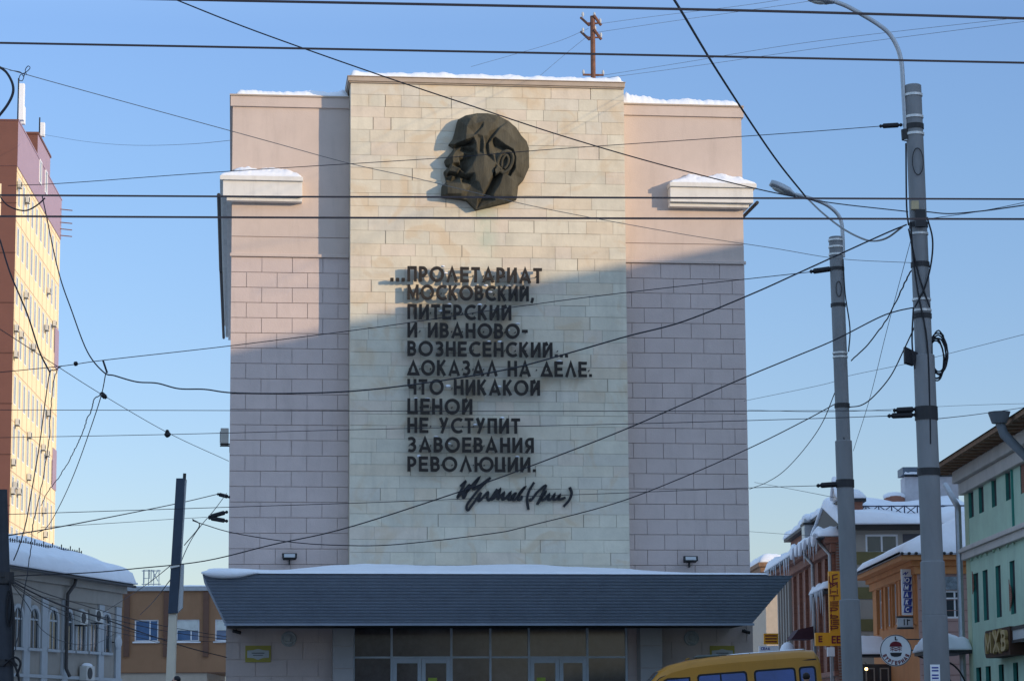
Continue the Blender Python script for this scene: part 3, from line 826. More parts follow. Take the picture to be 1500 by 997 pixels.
    nb = [set() for _ in w2]
    for f in g2:
        for i in range(len(f)): nb[f[i]].add(f[i - 1]); nb[f[i - 1]].add(f[i])
    for _ in range(1):
        hh = [hh[i] if (i < n or not nb[i]) else hh[i] * .65 + .35 * sum(hh[q] for q in nb[i]) / len(nb[i]) for i in range(len(hh))]
    mb.add([(C(v.x, v.y)[0], -hh[i] * .01 * G, C(v.x, v.y)[1]) for i, v in enumerate(w2)], g2)
    rim = [(*C(p[0], p[1]), p[2]) for p in out]
    mb.add([(x, -h * .01 * G, z) for x, z, h in rim] + [(x, .0, z) for x, z, h in rim], [(i, (i + 1) % n, n + (i + 1) % n, n + i) for i in range(n)])
    mb.build('face', bronze, t)
    # ear: an outer rim, an inner fold and a lobe
    mb = MB()
    def loop(pts, r, hh, cl=False):
        q = catmull([(*C(x, y), h) for x, y, h in pts], 5)
        mb.tube([(v[0], -v[2] * .01, v[1]) for v in q], r, 8)
    loop([(668, 560, 40), (676, 500, 46), (705, 458, 50), (750, 446, 50), (782, 475, 46), (780, 530, 44), (755, 580, 42), (715, 606, 42), (690, 590, 42)], [.03, .045, .06, .065] + [.065] * 30 + [.06, .055, .05, .045, .04, .035, .03], 0) if False else None
    q = catmull([Vector((*C(x, y), h)) for x, y, h in [(662, 575, 38), (676, 505, 44), (705, 460, 48), (750, 448, 48), (782, 478, 45), (780, 530, 43), (755, 580, 41), (715, 606, 40), (690, 592, 40)]], 5)
    mb.tube([(v[0], -v[2] * .0135, v[1]) for v in q], .055, 8)
    q = catmull([Vector((*C(x, y), h)) for x, y, h in [(700, 560, 40), (705, 510, 44), (732, 475, 46), (752, 500, 44), (745, 545, 42), (722, 575, 41)]], 5)
    mb.tube([(v[0], -v[2] * .0135, v[1]) for v in q], .04, 8)
    mb.hexa([(C(640, 590)[0], -0.450, C(640, 590)[1]), (C(672, 555)[0], -0.450, C(672, 555)[1]), (C(700, 600)[0], -0.450, C(700, 600)[1]), (C(655, 625)[0], -0.450, C(655, 625)[1])],
            [(C(646, 592)[0], -0.705, C(646, 592)[1]), (C(670, 562)[0], -0.720, C(670, 562)[1]), (C(692, 598)[0], -0.675, C(692, 598)[1]), (C(656, 618)[0], -0.660, C(656, 618)[1])])
    mb.hexa([(C(690, 480)[0], -0.390, C(690, 480)[1]), (C(770, 470)[0], -0.390, C(770, 470)[1]), (C(765, 570)[0], -0.390, C(765, 570)[1]), (C(700, 590)[0], -0.390, C(700, 590)[1])],
            [(C(695, 485)[0], -0.510, C(695, 485)[1]), (C(765, 475)[0], -0.510, C(765, 475)[1]), (C(760, 565)[0], -0.510, C(760, 565)[1]), (C(704, 585)[0], -0.510, C(704, 585)[1])])
    mb.build('ear', bronze, t, smooth=True)
relief()

# raised inscription --------------------------------------------------------
def inscription():
    t = thing('wall_inscription', 'raised dark Cyrillic inscription of eleven lines with a cursive signature', 'lettering', MF.w(0, PD, 0), A_MAIN)
    lines = [('ПРОЛЕТАРИАТ', 597, 794, 391, 413), ('МОСКОВСКИЙ,', 597, 782, 417.7, 439.5), ('ПИТЕРСКИЙ', 597, 749, 446, 467.6), ('И ИВАНОВО-', 597, 773, 473, 494.6),
             ('ВОЗНЕСЕНСКИЙ...', 597, 832, 500.3, 522), ('ДОКАЗАЛ НА ДЕЛЕ.', 597, 867, 528, 550.5), ('ЧТО НИКАКОЙ', 597, 791, 555.6, 578), ('ЦЕНОЙ', 597, 692, 583.5, 606),
             ('НЕ УСТУПИТ', 597, 762, 611.6, 634), ('ЗАВОЕВАНИЯ', 597, 782, 640, 662), ('РЕВОЛЮЦИИ.', 597, 785, 668.5, 690.5)]
    rnd = random.Random(3)
    for i, (s, a, b, y1, y0) in enumerate(lines):
        xa, za = MF.at(a, y0, PD - .3); xb, zb = MF.at(b, y1, PD - .3); xm, zm = MF.at((a + b) / 2, y0, PD - .3); zt = MF.at((a + b) / 2, y1, PD - .3)[1]
        h = zt - zm
        mb = MB(); write(mb, s, xa, zm, h, xb, .10, -.20, .185, .17)
        if i == 0:
            xd = MF.at(572, y0, PD - .3)[0]
            for k in range(3): mb.box(xd + k * .18, xd + k * .18 + .10, -.3, -.14, zm, zm + .10)
        # pins that hold the letters off the wall
        x = xa + .07
        while x < xb: mb.box(x - .012, x + .012, -.2, 0, zm + h * .45, zm + h * .5); x += .34
        o = mb.build('text_line', letter_m, t)
        # little heaps of snow left on some letters
        mb = MB(); 
        for _ in range(3 if i < 3 else 2):
            x = xa + (xb - xa) * rnd.uniform(.05, .95)
            lo = rnd.random() < .35
            mb.ball((x, -.22, (zm + h * .58) if lo else zt + .015), (rnd.uniform(.05, .10), .07, rnd.uniform(.02, .045)), 8, 6)
        mb.build('snow', snow_m, o, smooth='all')
    k = 7.895
    strokes = [[(115, 250), (175, 197), (86, 365), (112, 350), (225, 225)], [(225, 225), (160, 380), (148, 340), (205, 300), (250, 235)],
               [(250, 235), (332, 150), (266, 262), (292, 270), (464, 150)], [(464, 150), (340, 275), (212, 430), (186, 498), (204, 525), (240, 480), (355, 320)],
               [(355, 320), (326, 405), (350, 408), (432, 318), (428, 395), (460, 400), (540, 282)], [(540, 282), (478, 395), (520, 372), (572, 288), (546, 405)],
               [(546, 405), (618, 325), (602, 400), (640, 385), (692, 325), (672, 400), (716, 392), (752, 332), (718, 358), (722, 404), (762, 392), (858, 262), (800, 330), (782, 398), (815, 400), (828, 360)],
               [(968, 205), (912, 300), (886, 400), (902, 518)], [(914, 395), (938, 405), (1010, 312), (1104, 246), (1002, 460)], [(1002, 460), (1098, 322), (1060, 352), (1052, 405), (1090, 400), (1140, 345), (1130, 402), (1168, 396), (1202, 345), (1190, 402), (1228, 396), (1262, 355), (1252, 402), (1330, 380)],
               [(1380, 260), (1402, 330), (1372, 412), (1310, 482)]]
    mb = MB()
    for n, s in enumerate(strokes):
        q = catmull([Vector((*MF.at(660 + x / k, 680 + y / k, PD - .1), 0)) for x, y in s], 5)
        mb.ribbon([(v.x, v.y) for v in q], .075, -.10 - n * .002, -.01)
    mb.build('signature', mat('signature_iron', (.02, .02, .024), .6), t)
inscription()

# small things on the main facade --------------------------------------------
def floodlight(px, py, label, d):
    x, z = MF.at(px, py, d - .25)
    t = thing('floodlight', label, 'floodlight', MF.w(x, d, z), A_MAIN, 'floodlights above the canopy')
    mb = MB(); mb.hexa([(-.24, -.38, -.06), (.24, -.38, -.06), (.20, -.12, -.12), (-.20, -.12, -.12)], [(-.24, -.34, .09), (.24, -.34, .09), (.20, -.10, .06), (-.20, -.10, .06)])
    mb.build('housing', iron, t, bevel=.01)
    MB().hexa([(-.17, -.386, -.045), (.17, -.386, -.045), (.17, -.381, -.04), (-.17, -.381, -.04)], [(-.17, -.352, .06), (.17, -.352, .06), (.17, -.347, .065), (-.17, -.347, .065)]).build('lens', panel_w, t)
    MB().box(-.02, .02, -.13, 0, -.26, -.10).build('bracket', iron, t)
floodlight(424, 814, 'black floodlight on the left wing just above the canopy', -.02)
floodlight(1011, 818, 'black floodlight with pale lens on the right wing above the canopy', -.02)

def medallion(px, py, label):
    x, z = MF.at(px, py, YGF - .05)
    t = thing('wall_medallion', label, 'medallion', MF.w(x, YGF, z), A_MAIN, 'round medallions beside the entrance')
    r = .245
    mm = mat('medallion_plaster', (.42, .44, .44), .7, .08)
    mb = MB(); mb.prism([(r * math.cos(a * math.pi / 16), r * math.sin(a * math.pi / 16)) for a in range(32)], -.05, 0); mb.build('disc', mm, t, bevel=.012)
    mb = MB(); mb.tube([(r * .86 * math.cos(a * math.pi / 16), -.055, r * .86 * math.sin(a * math.pi / 16)) for a in range(33)], .025, 6, caps=False); mb.build('rim', mm, t, smooth=True)
    mb = MB(); mb.ball((0, -.05, .03), (.10, .06, .12)); mb.ball((0, -.05, -.12), (.13, .04, .06)); mb.build('carving', mm, t, smooth='all')
medallion(423, 935, 'round plaster medallion left of the entrance under the canopy')
medallion(1013, 934, 'round plaster medallion right of the entrance under the canopy')

def plaque(px, py, w, h, label):
    x, z = MF.at(px, py, YGF - .02)
    t = thing('wall_plaque', label, 'plaque', MF.w(x, YGF, z), A_MAIN, 'address plaques beside the entrance')
    MB().box(-w, w, -.03, 0, -h, h).build('backing', mat('brass_yellow', (.36, .31, .06), .5), t)
    p = [(-w * .85, -h * .45), (-w * .35, -h * .5), (0, -h * .72), (w * .35, -h * .5), (w * .85, -h * .45), (w * .85, h * .4), (w * .4, h * .45), (0, h * .6), (-w * .4, h * .45), (-w * .85, h * .4)]
    MB().prism(p, -.045, -.031).build('plate', panel_w, t)
    mb = MB(); mb.box(-w * .5, w * .5, -.048, -.046, h * .05, h * .14); mb.box(-w * .4, w * .4, -.048, -.046, -h * .2, -h * .13); mb.build('lettering', iron, t)
plaque(378, 957, .40, .26, 'brass yellow address plaque below the left medallion')
plaque(1058, 957, .40, .26, 'dim address plaque behind the minibus roof right of entrance')

def camera_dome(px, py, label, sgn):
    x, z = MF.at(px, py, YGF - .2)
    t = thing('security_camera', label, 'camera', MF.w(x, YGF, z), A_MAIN, 'security cameras under the canopy')
    MB().tube([(0, 0, .06), (0, -.1, .06), (sgn * .02, -.16, .02)], .02, 6).build('arm', iron, t)
    MB().tube([(-sgn * .1, -.16, .02), (sgn * .14, -.24, -.05)], .055, 10).build('housing', iron, t)
camera_dome(346, 924, 'dark security camera at the left corner under canopy', 1)
camera_dome(1092, 924, 'dark security camera at the right corner under canopy', 1)

def mast():
    yy = 2.5
    x, zb = MF.at(869, 116, yy); zt = MF.at(869, 24, yy)[1]
    zb = TOPW
    t = thing('roof_mast', 'rusty roof mast with crossarms and insulators above the stone panel', 'mast', MF.w(x, yy, zb), A_MAIN)
    H = zt - zb; s = 1 / 45.8
    MB().tube([(0, 0, -.3), (0, 0, H)], .085, 8).build('mast_pole', rust, t)
    mb = MB()
    for z in (H - .25, H - .75):
        mb.tube([(-.36, .3, z + .28), (-.12, 0, z - .08)], .045, 6); mb.tube([(.03, -.1, z + .25), (.30, .05, z - .05)], .05, 6)
        mb.tube([(-.2, 0, z), (.25, 0, z)], .03, 6)
    for z in (H * .45, H * .37): mb.box(-.36, .36, -.03, .03, z - .03, z + .03)
    mb.build('crossarm', rust, t)
    for xx, z in ((-.34, H - .02 + .08), (.06, H + .06), (-.34, H - .5), (.08, H - .42), (.26, H - .15), (.28, H - .65), (-.34, H * .45 + .1), (.34, H * .45 + .1), (-.34, H * .37 + .1), (.34, H * .37 + .12)):
        MB().tube([(xx, 0, z - .09), (xx, 0, z - .02), (xx, 0, z + .07)], [.025, .05, .03], 8).build('insulator', panel_w, t)
mast()
# the unit that sticks out of the left flank
q = P(330, 655, 83)
ac = air_conditioner('grey air conditioner on the left flank of the pink building', MF.w(WL, 8, q.z), A_MAIN - R(90), None, 0.95)

# ------------------------------------------------------------------ TOWER on the left
def tower():
    nearp = P(20, 440, 150)
    F = Frame((nearp.x, 150, 0), math.atan(0.058))
    B = thing('office_tower', 'tall cream office tower with brown end wall and mauve parapet', 'building', F.o, F.a)
    L = 23.5; zt = F.side(26, 178, 0)[1]; zp = zt - 3.0; zb = 1.4
    mb = MB()
    mb.box(-16, -.32, .03, L, zb - .5, zt - .1, 0)
    mb.build('core', yellow_w, B)
    # street flank: windows in real openings
    nb, nr = 10, 10
    pitch = 3.28
    hs = []
    for r in range(nr):
        for k in range(nb):
            y0 = .9 + k * (L - 1.2) / nb
            hs.append((y0, y0 + 1.25, zp - .5 - r * pitch - 1.95, zp - .5 - r * pitch))
    mb = MB()
    mb.holes(0, L, zb - .5, zp, hs, 0, .045)
    # flank built in (y,z), turned to face +x
    rot = Matrix(((0, -1, 0, 0), (1, 0, 0, 0), (0, 0, 1, 0), (0, 0, 0, 1)))
    mb.build('flank_wall', yellow_w, B, xf=rot)
    mb = MB()
    for k in range(nb + 1):
        y0 = .55 + k * (L - 1.2) / nb
        mb.box(y0 - .03, y0 + .03, -.02, -.003, zb, zp - .02)
    for r in range(nr): mb.box(.1, L - .1, -.015, -.004, zp - .3 - r * pitch - .03, zp - .3 - r * pitch + .03)
    mb.build('panel_seams', seam_m, B, xf=rot)
    for i, h in enumerate(hs):
        window(B, h[0], h[1], h[2], h[3], .04, .09, (h[0] + .4,), (), None, tower_glass, .02, xf=rot)
    mb = MB()
    mb.box(-16.05, .06, -.05, L + .05, zp, zt); mb.box(-16.1, .1, -.1, L + .1, zt + .002, zt + .1)
    o = mb.build('parapet', [purple, brown_t], B)
    for p in o.data.polygons:
        if p.normal.y < -.9: p.material_index = 1
    mb = MB(); mb.holes(-16, 0.03, zb - .5, zp - .003, [(-16 + 3 * k + 1.6, -16 + 3 * k + 3.2, zp - 1.2 - r * pitch - 1.7, zp - 1.2 - r * pitch) for k in range(4) for r in range(10)], 0, .2)
    mb.build('end_wall', brown_t, B)
    mb = MB()
    for r in range(12): mb.box(-16, .05, -.022, -.004, zp - 2.5 - r * 3.3, zp - 2.44 - r * 3.3)
    mb.build('end_seams', mat('dark_seam', (.09, .04, .03), .8), B)
    for r in range(6): MB().box(-2.6, -.95, -.012, -.002, zp - 3.4 - r * 6.6, zp - 1.2 - r * 6.6).build('wall_panel', yellow_w, B)
    for r in range(3): MB().box(.012, .05, L - 2.2, L + .04, zp - 10 - r * 9, zp - 7 - r * 9).build('cladding_patch', purple, B)
    yA, zA = F.side(55, 192, 0); yB, zB = F.side(73, 236, 0)
    zA = (zA + zB) / 2; yB = min(yB, L - 2.5)
    mb = MB(); mb.box(-6, .03, yA, yB, zt + .102, zA); pb = mb.build('penthouse', [purple, brown_t], B)
    for p in pb.data.polygons:
        if p.normal.y < -.9: p.material_index = 1
    MB().box(-6.1, .1, yA - .1, yB + .1, zA + .002, zA + .15).build('roof_edge', brown_t, pb)
    for k in range(2):
        y0 = yA + .8 + k * (yB - yA) * .45
        window(pb, y0, y0 + 1.2, zt - 1.6, zt + .06, -.065, .1, (), (), None, tower_glass, .05, xf=rot)
    for k in range(5): MB().tube([(.06, L - .6, zp + .2 + .5 * k), (.9, L - .2, zp + .2 + .5 * k)], .04, 5).build('bracket', rust, B)
    # aerials on the roof edge
    for y0, hh, rr, nm in ((2.2, 3.0, .22, 'white panel aerial tall on the tower roof corner'), (3.2, 1.7, .18, 'short white panel aerial beside the tall one'), (13.0, 1.5, .2, 'white aerial on the tower penthouse corner')):
        zz = zt + .1 if y0 < 6 else zA + .15
        t = thing('panel_aerial', nm, 'aerial', F.w(-.3, y0, zz), F.a, 'aerials on the tower roof')
        MB().tube([(0, 0, 0), (0, 0, hh + .4)], .05, 6).build('aerial_pole', iron, t); MB().box(.06, .06 + rr * 1.6, -rr, rr, .5, hh).build('panel', pvc, t, bevel=.03)
    # air conditioners outside the windows
    spots = [(32, 268, 'beside the second window of the top floor'), (44, 291, 'below the top floor beside the dark cable'), (42, 430, 'highest of the pair in the middle floors'), (75, 424, 'near the far edge on a middle floor'), (26, 476, 'left of the two close together'), (35, 488, 'right of the two close together'),
             (23, 512, 'at the near edge below the pair'), (53, 506, 'behind the slanting cable'), (72, 478, 'far side below the middle floors'), (83, 472, 'at the very far edge'), (75, 603, 'far edge above the lower wire'), (29, 616, 'near side between the two level wires'), (47, 635, 'middle of the flank under the wire'), (67, 653, 'lower far side, upper of two'),
             (73, 662, 'lower far side, lower of two'), (21, 672, 'near side on a lower floor'), (17, 712, 'near side at the bottom, left of three'), (26, 708, 'near side at the bottom, largest white'), (32, 717, 'near side at the bottom, right of three'), (46, 696, 'lower middle of the flank'), (68, 745, 'bottom of the far edge'), (70, 780, 'last one just over the snowy roof')]
    for px, py, d in spots:
        y, z = F.side(px, py, .3)
        y = max(.6, min(L - .6, y))
        air_conditioner('small air conditioner on the cream tower, ' + d, F.w(0, y, z - .3), F.a + R(90), 'air conditioners on the tower', .75)
tower()

# ------------------------------------------------------------------ cream house at lower left
def cream_house():
    a = math.atan2(1, .23)
    p = P(-8, 900, 99)
    F = Frame((p.x, 99, 0), a)
    B = thing('cream_house', 'low cream house with arched windows and a thick snow roof', 'house', F.o, a)
    xr = F.at(177, 900)[0]
    ze = F.at(150, 851)[1]; zb = 1.0
    MB().box(-4, xr, .004, 9, zb - .5, ze - .05).build('wall', cream_s, B)
    mb = MB(); mb.box(-4.4, xr + .45, -.45, 9.4, ze - .12, ze); mb.box(-4.2, xr + .25, -.22, 9.2, ze - .45, ze - .122); mb.box(-4.05, xr + .06, -.06, .003, ze - 1.1, ze - .452)
    mb.build('cornice', cream_s, B, bevel=.02)
    mb = MB()
    for px in (38, 64, 94, 147, 172):
        x = F.at(px, 900)[0]; MB().box(x - .32, x + .32, -.09, .003, zb, ze - 1.12).build('pilaster', pale_trim, B)
    mb = MB()
    zl = F.at(60, 988)[1]; mb.box(-4, xr, -.11, .002, zl - .12, zl + .02); mb.build('string_course', pale_trim, B)
    for k, px in enumerate((24, 48, 76, 98, 117, 136, 154)):
        x = F.at(px, 910)[0]; z1 = F.at(px, 884 + px * .08)[1]; z0 = F.at(px, 945 + px * .06)[1]; w = .55
        ring = [(x - w, z0)] + [(x - w, z1 - w)] + [(x + w * math.cos(R(q)), z1 - w + w * math.sin(R(q))) for q in range(165, 0, -15)] + [(x + w, z1 - w), (x + w, z0)]
        mb = MB(); mb.ribbon(ring, .16, -.10, .002); mb.box(x - w - .12, x + w + .12, -.16, .002, z0 - .14, z0 - .02); mb.box(x - .03, x + .03, -.05, -.02, z0, z1 - .1); mb.box(x - w + .08, x + w - .08, -.049, -.019, z1 - w - .05, z1 - w + .03)
        wd = mb.build('window', pale_trim, B)
        MB().prism(ring, -.02, -.004).build('pane', glass, wd)
    # roof and snow
    xe = xr + .5; rz = F.at(118, 808, 4.5)[1]
    rx = F.at(122, 808, 4.5)[0]
    mb = MB(); mb.add([(-4.5, -.5, ze + .003), (xe, -.5, ze + .003), (xe, 9.5, ze + .003), (-4.5, 9.5, ze + .003), (-4.5, 4.5, rz - .35), (rx, 4.5, rz - .35)], [(0, 1, 5, 4), (1, 2, 5), (2, 3, 4, 5), (3, 0, 4), (0, 3, 2, 1)])
    rf = mb.build('roof', galv, B)
    def zf(x, y):
        s = 1 - abs(y - 4.5) / 5.0
        k = min(s, (xe - x) / max(.1, xe - rx))
        return ze + .01 + max(0, k) * (rz - .35 - ze)
    snow_slab('snow', rf, -4.5, xe + .08, -.62, 9.6, zf, .62, 21, 90, 50, .6, .2, .45, label='thick smooth snow with a rounded rim')
    # row of snow guards poking out of the snow
    mb = MB()
    n = 34; last = None
    for i in range(n):
        px = 12 + i * 3.25; py = 783 + (px - 12) * .255
        y = 2.2; x, z = F.at(px, py, y)
        zz = zf(x, y) + .60
        hh = .28 if i % 4 == 0 else .15
        mb.box(x - .02, x + .02, y - .02, y + .02, zz - .3, zz + hh)
        if last: mb.tube([last, (x, y, zz + .07)], .015, 4)
        last = (x, y, zz + .07)
    mb.build('snow_guard', iron, rf)
    # downpipe
    x0, z0 = F.at(112, 843, -.4); x1, _ = F.at(96, 860, -.1)
    mb = MB(); mb.tube([(x0, -.38, ze - .14), (x0 - .1, -.36, ze - .4), (x1, -.22, ze - .85), (x1, -.2, ze - 1.3), (x1, -.2, F.at(90, 985)[1] + .2), (x1 - .05, -.4, F.at(90, 990)[1]), ], .085, 8)
    mb.build('downpipe', pipe_m, B, smooth=True)
    mb = MB(); mb.tube([(-4.4, -.52, ze - .06), (xe, -.52, ze - .10)], .07, 8); mb.build('gutter', pipe_m, B)
    for px, py, lab in ((112, 905, 'left of two air conditioners between arched windows of cream house'), (134, 902, 'right of two air conditioners between arched windows of cream house')):
        x, z = F.at(px, py, 0); air_conditioner(lab, F.w(x, 0, z - .3), a, 'air conditioners on the cream house', 1.1)
    x, z = F.at(120, 990, 0); air_conditioner('air conditioner with snow on top low on the cream house', F.w(x, 0, z - .2), a, 'air conditioners on the cream house', 1.2, True)
    x, z = F.at(166, 940, -.1)
    t = thing('wall_dish', 'small grey satellite dish at the cream house corner', 'dish', F.w(x, 0, z), a)
    MB().ball((0, -.35, 0), (.42, .1, .34)).build('dish', panel_w, t, smooth='all'); MB().tube([(0, 0, 0), (0, -.3, 0)], .03, 6).build('arm', iron, t)
cream_house()

# ------------------------------------------------------------------ brown flat building behind
def brown_building():
    F = Frame((P(250, 900, 126).x, 126, 0), 0.0)
    B = thing('brown_building', 'flat roofed brown building with dark pilasters behind the cream house', 'building', F.o, 0)
    zt = F.at(250, 860)[1]; zl = F.at(250, 985)[1]; zb = 1.0
    xl, xr = F.at(120, 900)[0], F.at(345, 900)[0]
    wins = []
    for a, b in ((197, 232), (258, 292), (315, 350)):
        x0, _ = F.at(a, 922); x1, _ = F.at(b, 922); wins.append((x0, x1, F.at(215, 939)[1], F.at(215, 907)[1]))
    xd0, xd1 = F.at(303, 990)[0], F.at(345, 990)[0]
    mb = MB()
    mb.holes(xl, xr + 6, zl, zt, wins, 0, .15, 0)
    mb.holes(xl, xd0, zb - .6, zl - .003, [], .06, .1, 1)
    mb.box(xl, xr + 6, .25, 9, zl, zt - .01, 0); mb.box(xl, xd0 - .01, .08, 9, zb - .6, zl - .005, 1)
    mb.box(xl, xr + 6, -.02, .245, zl - .002, zl + .03, 2)
    mb.build('wall', [brown_w, sand_w, brown_d], B)
    for px in (186, 244, 302):
        x = F.at(px, 900)[0]; MB().box(x - .15, x + .15, -.12, -.003, F.at(px, 961)[1], zt - .25).build('pilaster', brown_d, B)
    mb = MB(); mb.box(xl - .1, xr + 6, -.16, 9.1, zt - .18, zt + .05); mb.build('coping', galv, B)
    snow_slab('snow_cap', B, xl, xr + 6, -.1, 6, lambda x, y: zt + .052, .12, 33, 60, 8, .15, .4, .8)
    for i, h in enumerate(wins):
        w = window(B, h[0], h[1], h[2], h[3], .13, .07, (h[0] + (h[1] - h[0]) * .64,), (), None, mat('blue_glass', (.08, .15, .27), .1, .25, 1, spec=.6), .06)
        MB().box(h[0] - .08, h[1] + .08, -.12, .12, h[2] - .08, h[2] - .002).build('sill', pvc, w)
        if i: MB().box(h[0] + .07, h[1] - .07, .06, .075, h[2] + (h[3] - h[2]) * .5, h[3] - .07).build('blind', mat('white_blind', (.6, .62, .58), .8), w)
    # sunny backdrop seen through the passage: a far wall
    t = thing('far_wall', 'sunlit yellow wall seen through the passage beside pink building', 'wall', F.w(xd0 + 2, 22, 0), 0)
    mb = MB(); mb.box(-6, 6, 0, .3, .8, 6); mb.build('plaster', yellow_w, t)
    mb = MB()
    for k in range(6): mb.box(-6, 6, -.03, -.002, 1.6 + k * .5, 1.65 + k * .5)
    mb.build('boards', seam_m, t)
    # wireframe of an old roof sign
    x0, z0 = F.at(210, 857, 2); x1, z1 = F.at(233, 838, 2)
    t = thing('roof_sign_frame', 'thin open metal frame of letters standing on the brown roof', 'sign frame', F.w(x0, 2, zt + .05), 0)
    w, h = x1 - x0, z1 - zt + .1
    mb = MB(); r = .022
    for x in (0, w * .33, w * .66, w): mb.tube([(x, 0, 0), (x, 0, h)], r, 4)
    for z in (h * .25, h * .95): mb.tube([(-.1, 0, z), (w + .1, 0, z)], r, 4)
    mb.tube([(w * .05, -.05, h * .3), (w * .05, -.05, h), (w * .4, -.05, h), (w * .4, -.05, h * .55), (w * .05, -.05, h * .55)], r, 4)
    mb.tube([(w * .55, -.05, h), (w * .95, -.05, h * .4)], r, 4); mb.tube([(w * .95, -.05, h), (w * .55, -.05, h * .4)], r, 4); mb.tube([(w * .5, -.05, h * .3), (w * .5, -.05, h)], r, 4)
    mb.build('frame', galv, t)
brown_building()

# ------------------------------------------------------------------ RIGHT SIDE of the street
STREET = R(-91.1)
def green_house():
    p = P(1415, 800, 74)
    F = Frame((p.x, 74, 0), STREET)
    B = thing('green_house', 'two storey turquoise stucco house with deep bare window openings', 'house', F.o, STREET)
    L = 20.0; zb = .9
    zc = F.at(1418, 722)[1]            # underside of cornice
    zmid1 = F.at(1430, 795)[1]; zmid0 = F.at(1430, 815)[1]
    up = []
    for px, t_, b_ in ((1422, 713, 759), (1437, 703, 751), (1456, 691, 742), (1477, 680, 732), (1499, 668, 718)):
        xa = F.at(px - 3.6, 720)[0]; xb = F.at(px + 3.6, 720)[0]; up.append((xa, xb))
    zu1 = F.at(1437, 702)[1]; zu0 = F.at(1437, 751)[1]
    zl1 = F.at(1444, 834)[1]; zl0 = F.at(1444, 908)[1]
    lo = []
    for px in (1430, 1444, 1463, 1484): lo.append((F.at(px - 3.7, 870)[0], F.at(px + 3.7, 870)[0]))
    x = up[-1][1] + 1.2
    while x < L - 1.2: up.append((x, x + .85)); lo.append((x, x + .85)); x += 2.2
    gr = [(a, b, zb + 1.2, F.at(1470, 972)[1]) for a, b in lo]
    mb = MB()
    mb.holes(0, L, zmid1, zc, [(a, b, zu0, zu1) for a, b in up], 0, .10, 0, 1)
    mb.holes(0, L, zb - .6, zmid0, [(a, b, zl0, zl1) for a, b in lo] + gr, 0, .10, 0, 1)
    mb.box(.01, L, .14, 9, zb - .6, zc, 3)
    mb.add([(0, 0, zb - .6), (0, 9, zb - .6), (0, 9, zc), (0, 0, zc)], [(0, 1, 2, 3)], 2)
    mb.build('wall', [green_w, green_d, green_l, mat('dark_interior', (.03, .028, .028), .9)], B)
    MB().box(-.004, .62, -.012, -.003, zb - .6, zc).build('corner_strip', green_l, B)
    mb = MB(); mb.box(-.12, L, -.14, .02, zmid0 + .003, zmid1 - .003); mb.box(-.2, L, -.22, .02, zmid1 - .18, zmid1 - .06); mb.box(-.2, .02, .021, 9, zmid0, zmid1)
    mb.build('string_course', grey_c, B, bevel=.02)
    ze = max(zc + .3, F.at(1380, 682, -.95)[1])
    mb = MB(); mb.box(-.15, L, -.16, 9, zc + .002, (zc + ze) / 2); mb.box(-.3, L, -.32, 9, (zc + ze) / 2 + .002, ze)
    mb.build('cornice', grey_c, B, bevel=.02)
    # boarded eaves
    mb = MB(); yo = -.95
    mb.hexa([(-1.1, yo, ze + .01), (L, yo, ze + .01), (L, 9, ze + .005), (-1.1, 9, ze + .005)], [(-1.1, yo, ze + .14), (L, yo, ze + .14), (L, 9, ze + .14), (-1.1, 9, ze + .14)])
    for k in range(26): mb.box(-.9 + k * .8, -.78 + k * .8, yo + .05, -.34, ze - .03, ze + .005)
    mb.build('eaves', wood_d, B)
    mb = MB(); mb.add([(-1.15, yo - .05, ze + .145), (L, yo - .05, ze + .145), (L, 5, ze + 2.3), (3, 5, ze + 2.3), (-1.15, 10, ze + .145), (L, 10, ze + .145)], [(0, 1, 2, 3), (0, 3, 4), (3, 2, 5, 4)])
    mb.build('roof', iron, B)
    # dark sheets painted as the dim inside of the openings; brick infill patches and shutters
    for i, (a, b) in enumerate(up):
        MB().box(a + .02, b - .02, .085, .12, zu0, zu1).build('window', mat('dark_opening_sheet', (.05, .05, .055), .7), B)
        if i == 4: MB().box(a, b, .02, .08, zu0, zu1).build('shutter', brick_m, B)
    for i, (a, b) in enumerate(lo): MB().box(a + .02, b - .02, .085, .12, zl0, zl1).build('window', mat('dark_opening_sheet', (.05, .05, .055), .7), B)
    def patch(a, z0, z1, w, seed):
        rr = random.Random(seed); pts = [(a, z0)]; n = 7
        for k in range(n + 1): pts.append((a + w * (.35 + .65 * rr.random()) * math.sin(math.pi * (k + .5) / (n + 1)) + .02, z0 + (z1 - z0) * k / n))
        pts.append((a, z1))
        return pts
    for (a, b), z0, z1, sd in ((lo[0], zl0 + .9, zl1 + .1, 1), (lo[3], zl0 + .1, zl1 - .5, 5)):
        o = MB().prism([(x_ - .18, z_) for x_, z_ in patch(a, z0, z1, .38, sd)], -.008, .006).build('bare_brick', brick_m, B)
    MB().box(up[3][1] + .32, up[3][1] + .4, -.06, .0, zmid1, zc - .01).build('rainwater_strip', green_d, B)
    mb = MB()
    for (a, b) in lo: 
        c = (a + b) / 2; mb.prism([(c - .55, zl1 + .42), (c, zl1 + .80), (c + .55, zl1 + .42), (c + .42, zl1 + .42), (c, zl1 + .66), (c - .42, zl1 + .42)], -.06, -.004)
    mb.build('pediment', green_w, B)
    # thick elbow downpipe at the eave
    x, z = F.at(1480, 600, -1.0)
    mb = MB(); mb.tube([(x, -1.30, ze + .25), (x, -1.30, ze - .05)], [.30, .2], 10); mb.tube([(x, -1.28, ze - .05), (x + .05, -1.2, ze - .35), (x + .9, -.3, ze - 1.6), (x + .95, -.28, zb)], .13, 10)
    mb.build('downpipe', mat('dull_steel', (.13, .145, .16), .5), B, smooth=True)
